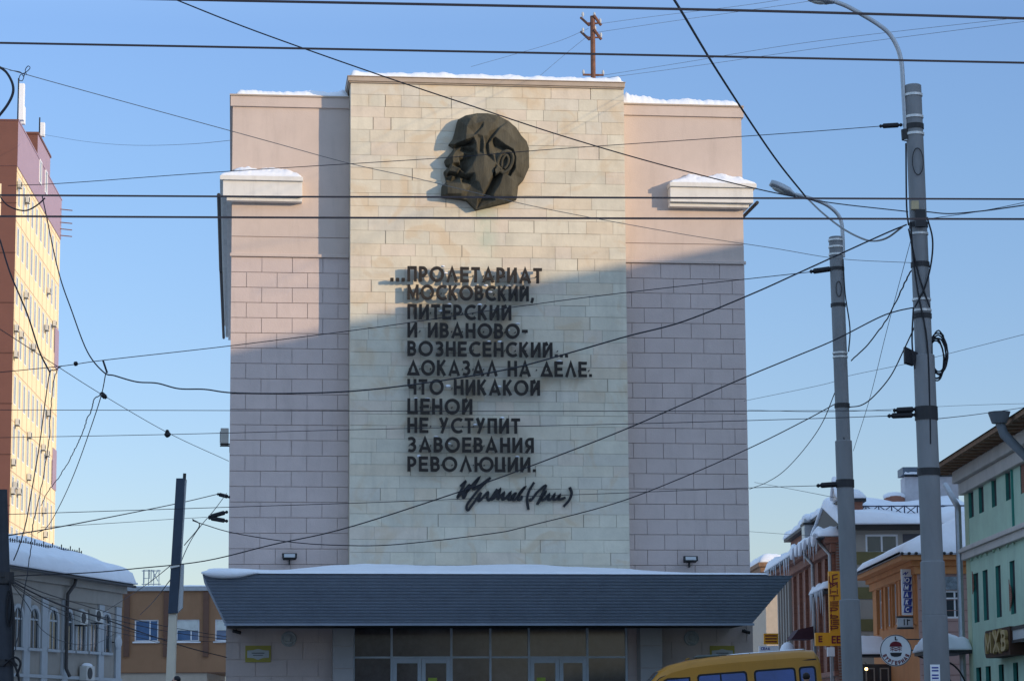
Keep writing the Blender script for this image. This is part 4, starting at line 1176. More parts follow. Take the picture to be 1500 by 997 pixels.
    # second sign: gold letters on a dark board
    x0 = F.at(1443, 940, -.5)[0]; x1 = F.at(1478, 940, -.5)[0]; z1 = F.at(1460, 920, -.5)[1]; z0 = F.at(1460, 961, -.5)[1]
    t = thing('shop_sign', 'dark round ended shop sign with big gold letters on green house', 'sign', F.w(0, -.35, 0), STREET)
    c = (z0 + z1) / 2; r = (z1 - z0) / 2
    MB().prism([(x0 + r * .75 * math.cos(R(a)), c + r * math.sin(R(a))) for a in range(90, 271, 15)] + [(x1, z0), (x1, z1)], -.12, .34).build('board', mat('dark_wood_board', (.06, .028, .018), .7), t)
    mb = MB(); write(mb, 'МЖВ', x0 + .25, z0 + .12, (z1 - z0) - .2, x1 - .12, .09, -.122, .2, .14); mb.build('letters', gold, t)
    t = thing('shop_board', 'long grey shop board right of the gold letters on green house', 'sign', F.w(x1 + .05, -.35, 0), STREET)
    MB().box(0, 7, -.05, .34, z0 + .35, z1 - .05).build('board', panel_w, t)
    mb = MB(); mb.box(-.01, 7, -.08, -.051, z1 - .12, z1 - .02); mb.box(-.01, 7, -.08, -.051, z0 + .32, z0 + .4); mb.build('trim', iron, t)
    # porch roof under snow beside the corner
    x0, x1 = F.at(1392, 945, -.6)[0], .8; zz = F.at(1415, 948, -.6)[1]
    t = thing('porch_roof', 'small porch roof loaded with lumpy snow between orange and green houses', 'porch', F.w(0, 0, 0), STREET)
    MB().box(-2.6, .6, -1.3, -.02, zz - .1, zz).build('roof', iron, t)
    snow_slab('snow', t, -2.65, .65, -1.35, -.03, lambda x, y: zz + .003, .46, 41, 30, 16, .3, .35, 1.1)
    mb = MB()
    for xx in (-2.2, .2): mb.tube(catmull([(xx, -1.25, zz - .1), (xx, -.9, zz - .25), (xx, -.4, zz - .6), (xx, -.05, zz - 1.3)], 5), .03, 6)
    mb.build('bracket', iron, t)
    # street gutter pipe between the houses
    t = thing('rain_pipe', 'tall grey rain pipe between the orange house and green corner', 'pipe', F.w(-.35, -.15, 0), STREET)
    zt = F.at(1405, 745, -.2)[1]
    ex, ez = F.at(1378, 710, -.2)
    MB().tube([(ex + .35, .1, ez), (-.12, .02, zt + .12), (0, 0, zt - .1), (0, 0, zb)], .10, 8).build('pipe', galv, t, smooth=True)
green_house()

def orange_house():
    p = P(1344, 860, 88)
    F = Frame((p.x, 88, 0), STREET)
    B = thing('orange_house', 'orange stucco house with wide eaves and snow on its metal roof', 'house', F.o, STREET)
    Lx = -11.6; zb = 1.0; ze = F.at(1344, 840)[1]
    zs = F.at(1300, 925)[1]
    wins = []
    for px in (1290, 1302, 1312): wins.append((F.at(px - 3.2, 880)[0], F.at(px + 3.0, 880)[0], F.at(1302, 917)[1], F.at(1302, 858)[1]))
    mb = MB(); mb.holes(Lx, 0, zb - .5, ze, wins, 0, .15)
    mb.add([(Lx, 0, zb - .5), (Lx, 9, zb - .5), (Lx, 9, ze), (Lx, 0, ze)], [(0, 1, 2, 3)])
    mb.box(Lx + .01, -.25, .2, 9, zb - .5, ze - .01, 0)
    mb.build('wall', orange_w, B)
    wy0 = F.side(1384, 885)[0]; wy1 = F.side(1410, 885)[0]
    wz1 = F.side(1395, 864)[1]; wz0 = F.side(1395, 905)[1]
    rot = Matrix(((0, -1, 0, 0), (1, 0, 0, 0), (0, 0, 1, 0), (0, 0, 0, 1)))
    mb = MB(); mb.holes(0, 9, zb - .5, ze, [(wy0, wy1, wz0, wz1)], -.004, .15); mb.build('side_wall', pinkbrick, B, xf=rot)
    mb = MB()
    for k in range(18): mb.box(.05, 8.95, -.016, -.006, zb + k * .4, zb + k * .4 + .025)
    mb.build('board_joints', mat('dark_board_joint', (.27, .16, .14), .9), B, xf=rot)  # joints between the boards drawn as thin darker strips
    window(B, wy0, wy1, wz0, wz1, .12, .07, (wy0 + (wy1 - wy0) * .58,), (wz0 + (wz1 - wz0) * .72,), None, glass, .06, xf=rot)
    for h in wins: window(B, h[0], h[1], h[2], h[3], .12, .09, (), (h[2] + (h[3] - h[2]) * .68,), None, glass, .06)
    mb = MB()
    for px in (1285.5, 1320, 1341): x = F.at(px, 880)[0]; mb.box(x - .25, x + .25, -.09, -.003, zs, ze - .02)
    for h in wins:
        mb.box(h[0] - .14, h[0] - .003, -.06, -.003, h[2] - .1, h[3] + .1); mb.box(h[1] + .003, h[1] + .14, -.06, -.003, h[2] - .1, h[3] + .1); mb.box(h[0], h[1], -.07, -.003, h[3] + .003, h[3] + .14)
    mb.build('pilaster', orange_w, B)
    mb = MB(); mb.box(Lx - .1, .12, -.12, 9, ze + .002, ze + .30); mb.box(Lx - .25, .25, -.25, 9, ze + .302, ze + .50); mb.box(Lx - .6, .6, -.65, 9.4, ze + .502, ze + .68)
    mb.build('cornice', orange_w, B, bevel=.02)
    zr = ze + .682
    mb = MB(); xa, xb = Lx - .7, .7
    mb.add([(xa, -.75, zr), (xb, -.75, zr), (xb, 9.6, zr), (xa, 9.6, zr), (xa + 4.5, 4.4, zr + 2.6), (xb - 4.0, 4.4, zr + 2.6)], [(0, 1, 5, 4), (1, 2, 5), (2, 3, 4, 5), (3, 0, 4), (0, 3, 2, 1)])
    rf = mb.build('roof', galv, B)
    def zf(x, y): return zr + .01 + max(0, min(1 - abs(y - 4.4) / 5.35, (xb - x) / 4.0, (x - xa) / 4.5)) * 2.6
    snow_slab('snow', rf, xa + .02, xb - .05, -.7, 9.5, zf, .2, 51, 50, 30, .2, .3, .8)
    mb = MB()
    for k in range(40): mb.tube([(xb - .1, -.65 + k * .26, zr + .05), (xb + .08, -.65 + k * .26, zr + .04)], .06, 6)
    mb.build('roof_ridges', iron, rf)
    # vertical sign with five blue tiles
    D0 = F.at(1336, 865, -.1)[0]
    x0 = D0
    def sg(px, py): 
        q, z = F.side(px, py, x0); return q, z
    ya, zt = sg(1320, 833); yb, zb_ = sg(1338, 900)
    t = thing('vertical_sign', 'vertical white sign with five slanted blue letter tiles on orange house', 'sign', F.w(x0, 0, 0), STREET + R(90))
    # in this frame x runs to the right of the picture, y away from the viewer
    MB().box(ya, yb, 0, .14, zb_, zt).build('panel', pvc, t)
    H = zt - zb_; n = 5; top = zt - H * .17; st = (top - zb_ - .06) / n
    for i, c in enumerate('ЮМАКС'):
        z1 = top - i * st; z0 = z1 - st * .9; xl, xr_ = ya + .05, yb - .03; sl = .05
        tl = MB().prism([(xl, z0), (xr_ - sl, z0), (xr_, z1), (xl + sl, z1)], -.03, -.002).build('letter_tile', cornflower, t)
        mb = MB(); hgt = (z1 - z0) * .72; wd = min(text_width(c, 0, .2) * hgt * .9, (xr_ - xl) * .7); cx = (xl + xr_) / 2 - .05
        write(mb, c, cx - wd / 2 - .0, z0 + (z1 - z0) * .14, hgt, cx + wd / 2, .02, -.032, .2, 0, .16); mb.build('letter', pvc, tl)
    mb = MB(); zz = zt - H * .12; mb.ribbon([(ya + .06, zz), (ya + .16, zz + .08), (ya + .16, zz), (ya + .26, zz + .1)], .035, -.012, -.002); mb.build('emblem', cornflower, t)
    mb = MB()
    for z in (zb_ + .3, (zb_ + zt) / 2, zt - .3): mb.tube([(yb, .07, z), (yb + .5, .07, z)], .025, 6)
    mb.tube([(yb + .14, .07, zb_ - .9), (yb + .14, .07, zt)], .03, 6)
    mb.build('bracket', iron, t)
    ya, zt = sg(1315, 904); yb, zb_ = sg(1338, 918)
    t = thing('light_box', 'small grey light box hanging below the blue tile sign', 'sign', F.w(x0, 0, 0), STREET + R(90))
    MB().box(ya, yb, 0, .2, zb_, zt).build('box', panel_w, t, bevel=.02)
    mb = MB(); mb.box(ya - .02, yb + .3, -.02, .22, zt + .002, zt + .06); mb.box(ya - .02, yb + .02, -.02, .22, zb_ - .06, zb_ - .002); mb.build('rim', iron, t)
    mb = MB(); mb.box(ya + .22, ya + .26, -.012, -.002, zb_ + .08, zt - .06); mb.box(ya + .34, ya + .38, -.012, -.002, zb_ + .08, zt - .06); mb.box(ya + .36, ya + .46, -.013, -.003, zt - .12, zt - .08); mb.build('number', iron, t)
    # poster over the side window
    ya, zt = F.side(1384, 844, 0); yb, zb_ = F.side(1410, 863, 0)
    t = thing('wall_banner', 'pale patterned banner above the white side window of orange house', 'banner', F.w(0, 0, 0), STREET + R(90))
    MB().box(ya, yb, -.05, -.01, zb_, zt).build('sheet', mat('faded_banner', (.22, .27, .30), .7, .5, 6), t)
    # round hanging sign
    q = P(1312, 952, 84)
    t = thing('round_sign', 'round white burger sign with curved lettering', 'sign', q, STREET + R(90))
    r = 23 / 3437 * 84
    MB().prism([(r * math.cos(R(a)), r * math.sin(R(a))) for a in range(0, 360, 8)], -.06, .06).build('disc', pvc, t)
    mb = MB(); mb.ribbon([(r * .97 * math.cos(R(a)), r * .97 * math.sin(R(a))) for a in range(0, 360, 8)], .025, -.07, .07, True); mb.build('rim', iron, t)
    k = r / 1.0
    mb = MB(); mb.prism([(-.40 * k, .24 * k), (.40 * k, .24 * k), (.34 * k, .44 * k), (.2 * k, .54 * k), (0, .58 * k), (-.2 * k, .54 * k), (-.34 * k, .44 * k)], -.072, -.061); mb.build('bun', maroon, t)
    mb = MB(); mb.prism([(-.38 * k, -.14 * k), (-.3 * k, -.34 * k), (-.1 * k, -.4 * k), (.1 * k, -.4 * k), (.3 * k, -.34 * k), (.38 * k, -.14 * k)], -.072, -.061); mb.build('bun', iron, t)
    mb = MB()
    for z in (.14, .02): mb.ribbon([(-.36 * k, z * k), (-.2 * k, (z + .05) * k), (0, (z - .02) * k), (.2 * k, (z + .05) * k), (.36 * k, z * k)], .03 * k * 1.6, -.07, -.061)
    for x in (-.22, 0, .22): mb.ribbon([(x * k, -.07 * k), (x * k, .17 * k)], .02 * k, -.069, -.061)
    mb.build('filling', maroon, t)
    mb = MB(); mb.box(-.05 * k, .02 * k, -.07, -.061, .64 * k, .88 * k); mb.box(.02 * k, .12 * k, -.07, -.061, .64 * k, .70 * k); mb.build('emblem', iron, t)
    mb = MB()
    for i, c in enumerate('БУРГЕРНАЯ'):
        a = R(205 + i * 130 / 8); hh = .25 * k; w, stks = glyph(c, .22)
        u = Vector((-math.sin(a), math.cos(a))); v = Vector((-math.cos(a), -math.sin(a))); o_ = Vector((math.cos(a), math.sin(a))) * r * .90
        for n_, (pts, cl) in enumerate(stks):
            mb.ribbon([tuple(o_ + u * ((x_ - w / 2) * hh) + v * (y_ * hh)) for x_, y_ in pts], .05 * k, -.075 - .001 * n_, -.061, bool(cl))
    mb.build('lettering', maroon, t)
    mb = MB(); mb.tube([(r, 0, 0), (r + 1.0, .3, .05)], .03, 6); mb.tube([(r * .7, 0, r * .7), (r + 1.0, .3, r * .7)], .025, 6); mb.build('bracket', iron, t)
    # awning and porch behind it
    q = P(1255, 962, 92)
    zz = q.z; x1 = P(1296, 950, 92).x
    t = thing('snowy_awning', 'white snow covered awning left of the round burger sign', 'awning', (q.x, 92, 0), 0)
    MB().hexa([(0, -.9, zz), (x1 - q.x, -.9, zz), (x1 - q.x, .5, zz), (0, .5, zz)], [(0, -.8, zz + .1), (x1 - q.x, -.8, zz + .1), (x1 - q.x, .5, zz + .75), (0, .5, zz + .75)]).build('frame', iron, t)
    hx = x1 - q.x
    snow_slab('snow', t, .0, hx, -.92, .5, lambda x, y: zz + .1 + max(0, (y + .8) / 1.3) * .65, .14, 61, 24, 14, .12, .3, 1.2)
    t = thing('porch_lamp', 'small glowing porch lamp under the snowy awning', 'lamp', P(1269, 979, 91.2), 0)
    MB().ball((0, 0, 0), .06).build('bulb', mat('lamp_glow', (1, .7, .35), .5, 0, emit=((1, .55, .2), 6.0)), t, smooth='all'); MB().tube([(0, 0, .05), (0, 0, .2), (0, .3, .25)], .02, 6).build('arm', iron, t)
    # ground floor shopfront, dark, below
    q0 = P(1262, 972, 95); q1 = P(1345, 972, 95)
    t = thing('shop_facade', 'dark shop front with door openings below the orange house', 'shop front', (q0.x, 95, 0), 0)
    ww = q1.x - q0.x
    mb = MB(); mb.box(0, ww, 0, .3, 1.0, q0.z); mb.build('panel', mat('dark_shop_wall', (.07, .065, .065), .8), t)
    for i in range(4): window(t, .15 + i * ww / 4, ww / 4 * (i + 1) - .05, 1.2, q0.z - .15, -.01, .05, (), (), beige_w, glass, .05)
orange_house()

def beige_building():
    F = Frame((P(1250, 820, 104).x, 104, 0), R(-1.0))
    B = thing('beige_building', 'beige building with olive bands, a roof lattice and deep snow', 'building', F.o, F.a)
    xl, xr = F.at(1243, 820)[0], F.at(1440, 820)[0]; ze = F.at(1290, 776)[1]; zb = 1.0
    h = (F.at(1268, 800)[0], F.at(1316, 800)[0], F.at(1290, 810)[1], F.at(1290, 782)[1])
    mb = MB(); mb.holes(xl, xr, zb - .5, ze, [h], 0, .15); mb.add([(xl, 0, zb - .5), (xl, 10, zb - .5), (xl, 10, ze), (xl, 0, ze)], [(0, 1, 2, 3)]); mb.box(xl + .02, xr, .2, 10, zb - .5, ze - .01)
    mb.build('wall', beige_w, B)
    mb = MB()
    for y_, hh in ((817, .28), (868, .26), (915, .26)): z = F.at(1255, y_)[1]; mb.box(xl - .02, xr, -.03, -.004, z - hh, z + hh)
    mb.build('band', olive, B)
    w = window(B, *h, .12, .09, (h[0] + (h[1] - h[0]) * .5,), (), None, glass, .06)
    h2 = (h[1] + .2, h[1] + 2.8, h[2] + .3, h[3])
    MB().box(*h2[:2], -.02, -.004, h2[2], h2[3]).build('dark_panel', mat('slate_panel', (.09, .09, .10), .7), B)
    mb = MB(); mb.box(xl - .3, xr, -.5, 10, ze + .002, ze + .2); mb.build('eaves', mat('eave_dark', (.06, .055, .05), .7), B)
    zr = F.at(1260, 727, 5.5)[1] - .5
    mb = MB(); mb.add([(xl - .35, -.55, ze + .202), (xr, -.55, ze + .202), (xr, 5.5, zr), (xl - .35, 5.5, zr), (xl - .35, 11, ze + .202), (xr, 11, ze + .202)], [(0, 1, 2, 3), (3, 2, 5, 4), (0, 3, 4), (1, 5, 2)])
    rf = mb.build('roof', iron, B)
    zf = lambda x, y: ze + .21 + max(0, 1 - abs(y - 5.5) / 6.05) * (zr - ze - .2)
    snow_slab('snow', rf, xl - .45, xr, -.85, 10.8, zf, lambda x, y: .42 + .14 * math.sin(x * 1.3 + 1), 71, 60, 36, .4, .25, .55, label='deep rounded snow overhanging the eaves')
    # lattice railing on the roof
    y = 1.2
    z1 = F.at(1300, 740, y)[1]; z0 = F.at(1300, 754, y)[1]
    t = tag(MB().build('x', iron), None); bpy.data.objects.remove(t)
    mb = MB(); mb.box(xl - .2, xr, y - .03, y + .03, z1 - .05, z1); mb.box(xl - .2, xr, y - .03, y + .03, z0, z0 + .05)
    x = xl - .15; st = (1271 - 1253) / 3437 * 110
    while x < xr - st:
        mb.box(x - .025, x + .025, y - .028, y + .028, z0 - .35, z1 - .01)
        mb.tube([(x, y, z0), (x + st, y, z1)], .02, 4); mb.tube([(x, y, z1), (x + st, y, z0)], .02, 4); x += st
    mb.build('roof_railing', mat('railing_paint', (.03, .035, .075), .6), rf)
    # broad white chimney with a hood
    y = 7
    xa, zc1 = F.at(1322, 700, y); xb, _ = F.at(1400, 700, y); zc0 = zr - .6
    ch = MB().box(xa, xb, y - .6, y + .6, zc0, zc1).build('chimney', mat('chimney_render', (.50, .50, .53), .9), rf)
    mb = MB(); za = F.at(1360, 697, y)[1]; zb2 = F.at(1360, 686, y)[1]
    mb.hexa([(xa - .1, y - .8, za), (xb + .15, y - .8, za), (xb + .15, y + .8, za), (xa - .1, y + .8, za)], [(xa - .1, y - .75, zb2), (xb + .15, y - .75, zb2), (xb + .15, y + .8, zb2), (xa - .1, y + .8, zb2)])
    for k in range(5): xx = xa + .15 + k * (xb - xa - .3) / 4; mb.box(xx - .05, xx + .05, y - .05, y + .05, zc1, za)
    mb.build('hood', mat('hood_steel', (.10, .13, .17), .5), ch)
    snow_slab('snow', ch, xa - .05, xb + .1, y - .84, y - .76, lambda x, yy: za + .02, .12, 77, 40, 3, .04, .9, 1.5)
    x, z = F.at(1310, 727, 6.5)
    t = MB(); t.tube([(x, 6.5, z - .9), (x, 6.5, z)], .5, 12); c2 = t.build('vent', mat('terracotta', (.28, .13, .09), .9), rf); MB().ball((x, 6.5, z), (.55, .5, .22)).build('snow', snow_m, c2, smooth='all')
beige_building()

def icicles(name, parent, pts, n, lmax, seed):
    rr = random.Random(seed); mb = MB()
    for i in range(n):
        t = (i + rr.random()) / n; a, b = Vector(pts[0]), Vector(pts[1]); p = a.lerp(b, t)
        l = lmax * rr.random() ** 1.5 + .12
        mb.tube([p + Vector((0, 0, .06)), p, p - Vector((0, 0, l * .5)), p - Vector((0, 0, l))], [.05, .05, .026, .004], 5)
    return mb.build(name, mat('ice', (.62, .66, .70), .25, .05, spec=.6), parent, smooth=True)

def brick_house():
    p = P(1226, 860, 105)
    F = Frame((p.x, 105, 0), STREET)
    B = thing('brick_house', 'dark red brick house with icicles and ragged snow along its eaves', 'house', F.o, STREET)
    Lx = -24.0; zb = 1.0; ze = F.at(1215, 800)[1]; za = F.at(1215, 762, 1.0)[1]
    wins = []
    for k in range(9): x0 = -2.4 - k * 2.6; wins.append((x0, x0 + 1.0, ze - 4.6, ze - 2.0)); wins.append((x0, x0 + 1.0, zb + .6, zb + 2.6))
    mb = MB(); mb.holes(Lx, 0, zb - .5, ze, wins, 0, .1); mb.box(Lx, -.01, .25, 9, zb - .5, ze - .01)
    mb.add([(0, 0, zb - .5), (0, 9, zb - .5), (0, 9, ze), (0, 0, ze)], [(0, 1, 2, 3)])
    mb.build('wall', brick_m, B)
    for h in wins: window(B, *h, .08, .09, (), (h[2] + (h[3] - h[2]) * .65,), grey_c, glass, .06)
    for k in range(7): MB().box(-.5 - k * 2.6 - .22, -.5 - k * 2.6 + .22, -.16, -.003, zb + 3.0, ze - .5).build('pilaster', brick_m, B)
    for k in range(5): MB().box(-18.4 - k * 1.3 - .22, -18.4 - k * 1.3 + .22, -.16, -.003, zb + 3.0, ze - .5).build('pilaster', cream_s, B)
    mb = MB(); mb.box(Lx, .1, -.5, 1.0, ze + .002, ze + .25); mb.box(Lx, .05, -.25, 0, ze - .4, ze - .002); mb.box(Lx, .03, -.2, -.003, zb + 2.75, zb + 2.98); mb.build('cornice', brick_m, B, bevel=.02)
    # set back attic storey and its snowy roof
    at = MB().box(Lx + .5, -.05, .6, 1.25, ze + .252, za).build('attic', brick_m, B)
    for k in range(5): window(at, -2.6 - k * 4.2, -1.5 - k * 4.2, ze + .7, za - .4, .59, .1, (), (), grey_c, glass, .05)
    rf = MB().box(Lx + .3, .05, .25, 1.4, za + .002, za + .15).build('roof', iron, B)
    snow_slab('snow', rf, Lx + .2, .1, .2, 1.4, lambda x, y: za + .153, lambda x, y: .36 + .1 * math.sin(x), 83, 70, 16, .3, .5, .7, label='thick lumpy snow on the attic roof')
    def zf(x, y): return ze + .255 + .05 * (y + .8)
    e = MB().box(Lx, .1, -.8, -.502, ze + .2, ze + .25).build('eaves', iron, B)
    snow_slab('snow', e, Lx, .1, -.85, .98, zf, lambda x, y: .36 + .35 * noise.noise(Vector((x * .5, 0, 3))), 81, 110, 14, .35, .9, .9, label='ragged snow sliding over the eaves', jag=.25)
    icicles('icicles', e, ((Lx + .2, -.80, ze + .25), (0, -.80, ze + .25)), 40, .9, 5)
    # broken sheets of snow hanging over the edge, pointed
    rr = random.Random(12); mb = MB()
    for k in range(6):
        x = -1.4 - k * 1.7; w = rr.uniform(.5, .8); h = rr.uniform(.2, .6)
        mb.hexa([(x, -.98, ze + .45), (x + w * 2, -.98, ze + .45), (x + w * 2, -.78, ze + .45), (x, -.78, ze + .45)], [(x + w * .8, -1.0, ze + .35 - h), (x + w, -1.0, ze + .35 - h), (x + w, -.86, ze + .35 - h), (x + w * .8, -.86, ze + .35 - h)])
    mb.build('hanging_snow', snow_m, e, bevel=.04)
    # lower ledge of snow
    zl = F.at(1210, 868)[1]
    lg = MB().box(-5.4, -.2, -.55, -.004, zl - .1, zl).build('ledge', iron, B)
    snow_slab('snow', lg, -5.5, -.15, -.62, -.01, lambda x, y: zl + .003, .3, 84, 40, 8, .2, .6, 1.5)
    icicles('icicles', lg, ((-5.2, -.58, zl), (-.4, -.58, zl)), 12, 1.1, 8)
    # pointed gable at the near end, chimney
    c = -.9; g = MB().prism([(c - .8, za + .15), (c + .8, za + .15), (c, za + 1.0)], .12, .7).build('gable', grey_c, B)
    mb = MB()
    mb.hexa([(c - .95, .0, za + .18), (c, .0, za + 1.05), (c, .8, za + 1.05), (c - .95, .8, za + .18)], [(c - .95, .0, za + .36), (c, .0, za + 1.25), (c, .8, za + 1.25), (c - .95, .8, za + .36)])
    mb.hexa([(c, .0, za + 1.05), (c + .95, .0, za + .18), (c + .95, .8, za + .18), (c, .8, za + 1.05)], [(c, .0, za + 1.25), (c + .95, .0, za + .36), (c + .95, .8, za + .36), (c, .8, za + 1.25)])
    mb.build('snow', snow_m, g, bevel=.06)
    cx, cz = F.at(1185, 768, .2)
    ch = MB().box(cx - .6, cx + .6, -.1, .35, ze + .3, za + .2).build('chimney', galv, B); MB().box(cx - .7, cx + .7, -.16, .41, za - .1, za).build('cap', iron, ch); MB().ball((cx, .13, za + .2), (.7, .3, .3)).build('snow', snow_m, ch, smooth='all')
    # dog-legged drain pipes
    for x in (-1.0, -7.5):
        MB().tube([(x, -.62, ze + .35), (x, -.62, ze + .1), (x + .5, -.22, ze - .5), (x + .5, -.2, zb)], .09, 8).build('downpipe', galv, B, smooth=True)
    # tall orange vertical sign facing the square
    FX = F.at(1222, 890, -.6)[0]
    def sg(px, py): return F.side(px, py, .6)
    ya, zt = sg(1213.5, 836); yb, zbm = sg(1234, 945); yc, zc = sg(1194, 926)
    t = thing('orange_sign', 'tall orange shop sign with dark red vertical letters and bottom panel', 'sign', F.w(.6, 0, 0), STREET + R(90))
    mb = MB(); mb.box(ya, yb, 0, .25, zc + .003, zt); mb.build('panel', orange_s, t)
    p2 = MB().box(yc, yb, -.02, .27, zbm, zc).build('lower_panel', orange_s, t)
    mb = MB(); n = 8; zz = zt - (zt - zc) * .19; st = (zz - zc - .05) / n; cx = (ya + yb) / 2 - .05
    for i, c in enumerate('ИНТЕРЬЕР'):
        write(mb, c, cx - .2, zz - (i + 1) * st + .04, st * .80, cx + .2, .03, -.004, .17, 0)
    mb.build('lettering', maroon, t)
    mb = MB(); zz = zt - .12; mb.ribbon([(cx - .2, zz - .1), (cx - .2, zz - .36), (cx - .02, zz - .5)], .05, -.03, -.004); mb.ribbon([(cx - .04, zz - .05), (cx - .04, zz - .45)], .05, -.031, -.004)
    for q in (.06, .24, .42): mb.ribbon([(cx - .02, zz - q), (cx + .18, zz - q + .04)], .05, -.032, -.004)
    mb.build('emblem', maroon, t)
    mb = MB(); write(mb, 'Е', yc + .14, zbm + .16, .28, None, .02, -.022, .2, 0); write(mb, 'ЕЕ', cx - .15, zbm + .1, .34, cx + .25, .02, -.022, .2, .1); mb.build('lettering', maroon, p2)
    mb = MB(); 
    for z in (zc + .4, zt - .4): mb.tube([(yb - .1, .12, z), (yb + .5, .2, z)], .03, 6)
    mb.build('bracket', iron, t)
    # meter box on a pipe
    q = P(1217, 954, 103)
    t = thing('meter_box', 'small white meter box on a pipe under the orange sign', 'box', (q.x, 103, 0), 0)
    MB().box(-.16, .16, -.1, .1, q.z - .2, q.z + .2).build('box', pvc, t, bevel=.01); MB().tube([(0, 0, ground_z(q.x, 103) - .1), (0, 0, q.z - .2)], .05, 8).build('pipe', galv, t)
    # snowy awning
    q = P(1154, 957, 118)
    t = thing('rounded_awning', 'white rounded snowy awning over a shop door by brick house', 'awning', (q.x, 118, q.z), 0)
    MB().ball((0, 0, 0), (.42, .8, .6)).build('snow', snow_m, t, smooth='all'); MB().box(-.42, .42, -.7, .7, -.12, -.05).build('frame', iron, t)
    q = P(1172, 927, 112)
    t = thing('maroon_awning', 'maroon cloth awning low on the brick facade', 'awning', (q.x, 112, q.z), 0)
    MB().hexa([(-.55, -1, -.3), (.5, -1, -.3), (.5, 1, -.3), (-.55, 1, -.3)], [(-.2, -1, .15), (.5, -1, .3), (.5, 1, .3), (-.2, 1, .15)]).build('cloth', mat('maroon_cloth', (.06, .025, .035), .8), t)
    # two more small signs deeper in the street
    q0, q1 = P(1119, 943, 128), P(1140, 927, 128)
    t = thing('orange_board', 'small orange board with dark lines deep in the street', 'sign', (q0.x, 128, q0.z), 0)
    w, h = q1.x - q0.x, q1.z - q0.z
    MB().box(0, w, 0, .15, 0, h).build('board', orange_s, t)
    mb = MB()
    for k in range(3): mb.box(.08, w - .08, -.012, -.002, h * (.18 + .27 * k), h * (.30 + .27 * k))
    mb.build('lettering', maroon, t)
    q0, q1 = P(1112, 958, 126), P(1141, 945, 126)
    t = thing('white_board', 'small white board with blue lettering below the orange board', 'sign', (q0.x, 126, q0.z), 0)
    w, h = q1.x - q0.x, q1.z - q0.z
    MB().box(0, w, 0, .15, 0, h).build('board', pvc, t)
    mb = MB(); write(mb, 'СЕЛА', .1, h * .52, h * .32, w * .55, .01, -.002, .22, .12); mb.box(.1, w - .1, -.012, -.002, h * .2, h * .32); mb.build('lettering', cornflower, t)
brick_house()

def far_house():
    p = P(1140, 830, 138)
    F = Frame((p.x, 138, 0), 0.0)
    x0, x1 = F.at(1121, 850)[0], F.at(1150, 850)[0]
    zt = F.at(1128, 838)[1]; z2 = F.at(1128, 824)[1]
    B = thing('turret_house', 'yellow house end with a snow capped projecting cornice above the canopy tip', 'house', F.o, 0)
    MB().box(x0, x1, 0, 14, .8, zt).build('wall', sand_w, B)
    MB().box(x0 + .35, x0 + .75, -.02, -.003, zt - 1.2, zt - .1).build('window', iron, B)
    xa = F.at(1112, 830)[0]
    mb = MB(); mb.box(xa, x1, -.5, 14, zt + .002, z2 - .25); mb.box(xa - .12, x1, -.65, 14, z2 - .248, z2); mb.build('cornice', wood_d, B, bevel=.03)
    snow_slab('snow_cap', B, xa - .05, x1, -.6, 6, lambda x, y: z2 + .003, .55, 95, 24, 24, .6, .2, .5)
    # last house closing the street
    G = Frame((P(1100, 930, 165).x, 165, 0), 0)
    B2 = thing('closing_house', 'low pale house with snow roof at the end of the street', 'house', G.o, 0)
    xa, xb = -1.0, 4.0; z1 = G.at(1105, 935)[1]
    MB().box(xa, xb, 0, 8, .8, z1).build('wall', sand_w, B2)
    mb = MB(); mb.add([(xa - .3, -.4, z1), (xb + .3, -.4, z1), (xb + .3, 4, z1 + 2), (xa - .3, 4, z1 + 2), (xa - .3, 8.4, z1), (xb + .3, 8.4, z1)], [(0, 1, 2, 3), (3, 2, 5, 4), (0, 3, 4), (1, 5, 2), (0, 4, 5, 1)]); rf = mb.build('roof', iron, B2)
    snow_slab('snow', rf, xa - .3, xb + .3, -.5, 8.4, lambda x, y: z1 + .01 + max(0, 1 - abs(y - 4) / 4.4) * 2, .3, 97, 20, 16, .25, .3, .6)
    window(B2, .3, 1.4, z1 - 2.2, z1 - .7, -.01, .09, (.85,), (), pvc, glass, .05)
far_house()

# ------------------------------------------------------------------ buildings outside the frame that shade the square
def shading_block():
    z0 = MF.at(716, 428, PD)[1]
    X0 = 36.0
    H = z0 + (_s.z / _s.x) * X0
    B = thing('apartment_block', 'long apartment block standing right of the square outside the frame', 'building', MF.o, A_MAIN)
    mb = MB(); mb.box(X0, X0 + 14, -90, 27, -.5, H - .25); mb.build('wall', sand_w, B)
    MB().box(X0 - .0, X0 + 14.2, -90.2, 27.2, H - .249, H).build('roof', iron, B)
    mb = MB()
    for k in range(29):
        for j in range(int((H - 4) / 3)): mb.box(X0 - .03, X0 - .003, -88 + k * 4, -86.4 + k * 4, 2.2 + j * 3, 3.8 + j * 3)
    o = mb.build('windows', glass, B); o['kind'] = 'stuff'
    B = thing('opposite_house', 'brick house across the square behind the photographer', 'building', (0, -60, 0), 0)
    MB().box(-40, 26, -10, 0, -.5, 11).build('wall', brick_m, B)
    mb = MB()
    for k in range(16):
        for j in range(2): mb.box(-38 + k * 4, -36.6 + k * 4, .003, .03, 1.5 + j * 3.8, 3.6 + j * 3.8)
    mb.build('windows', glass, B)
shading_block()

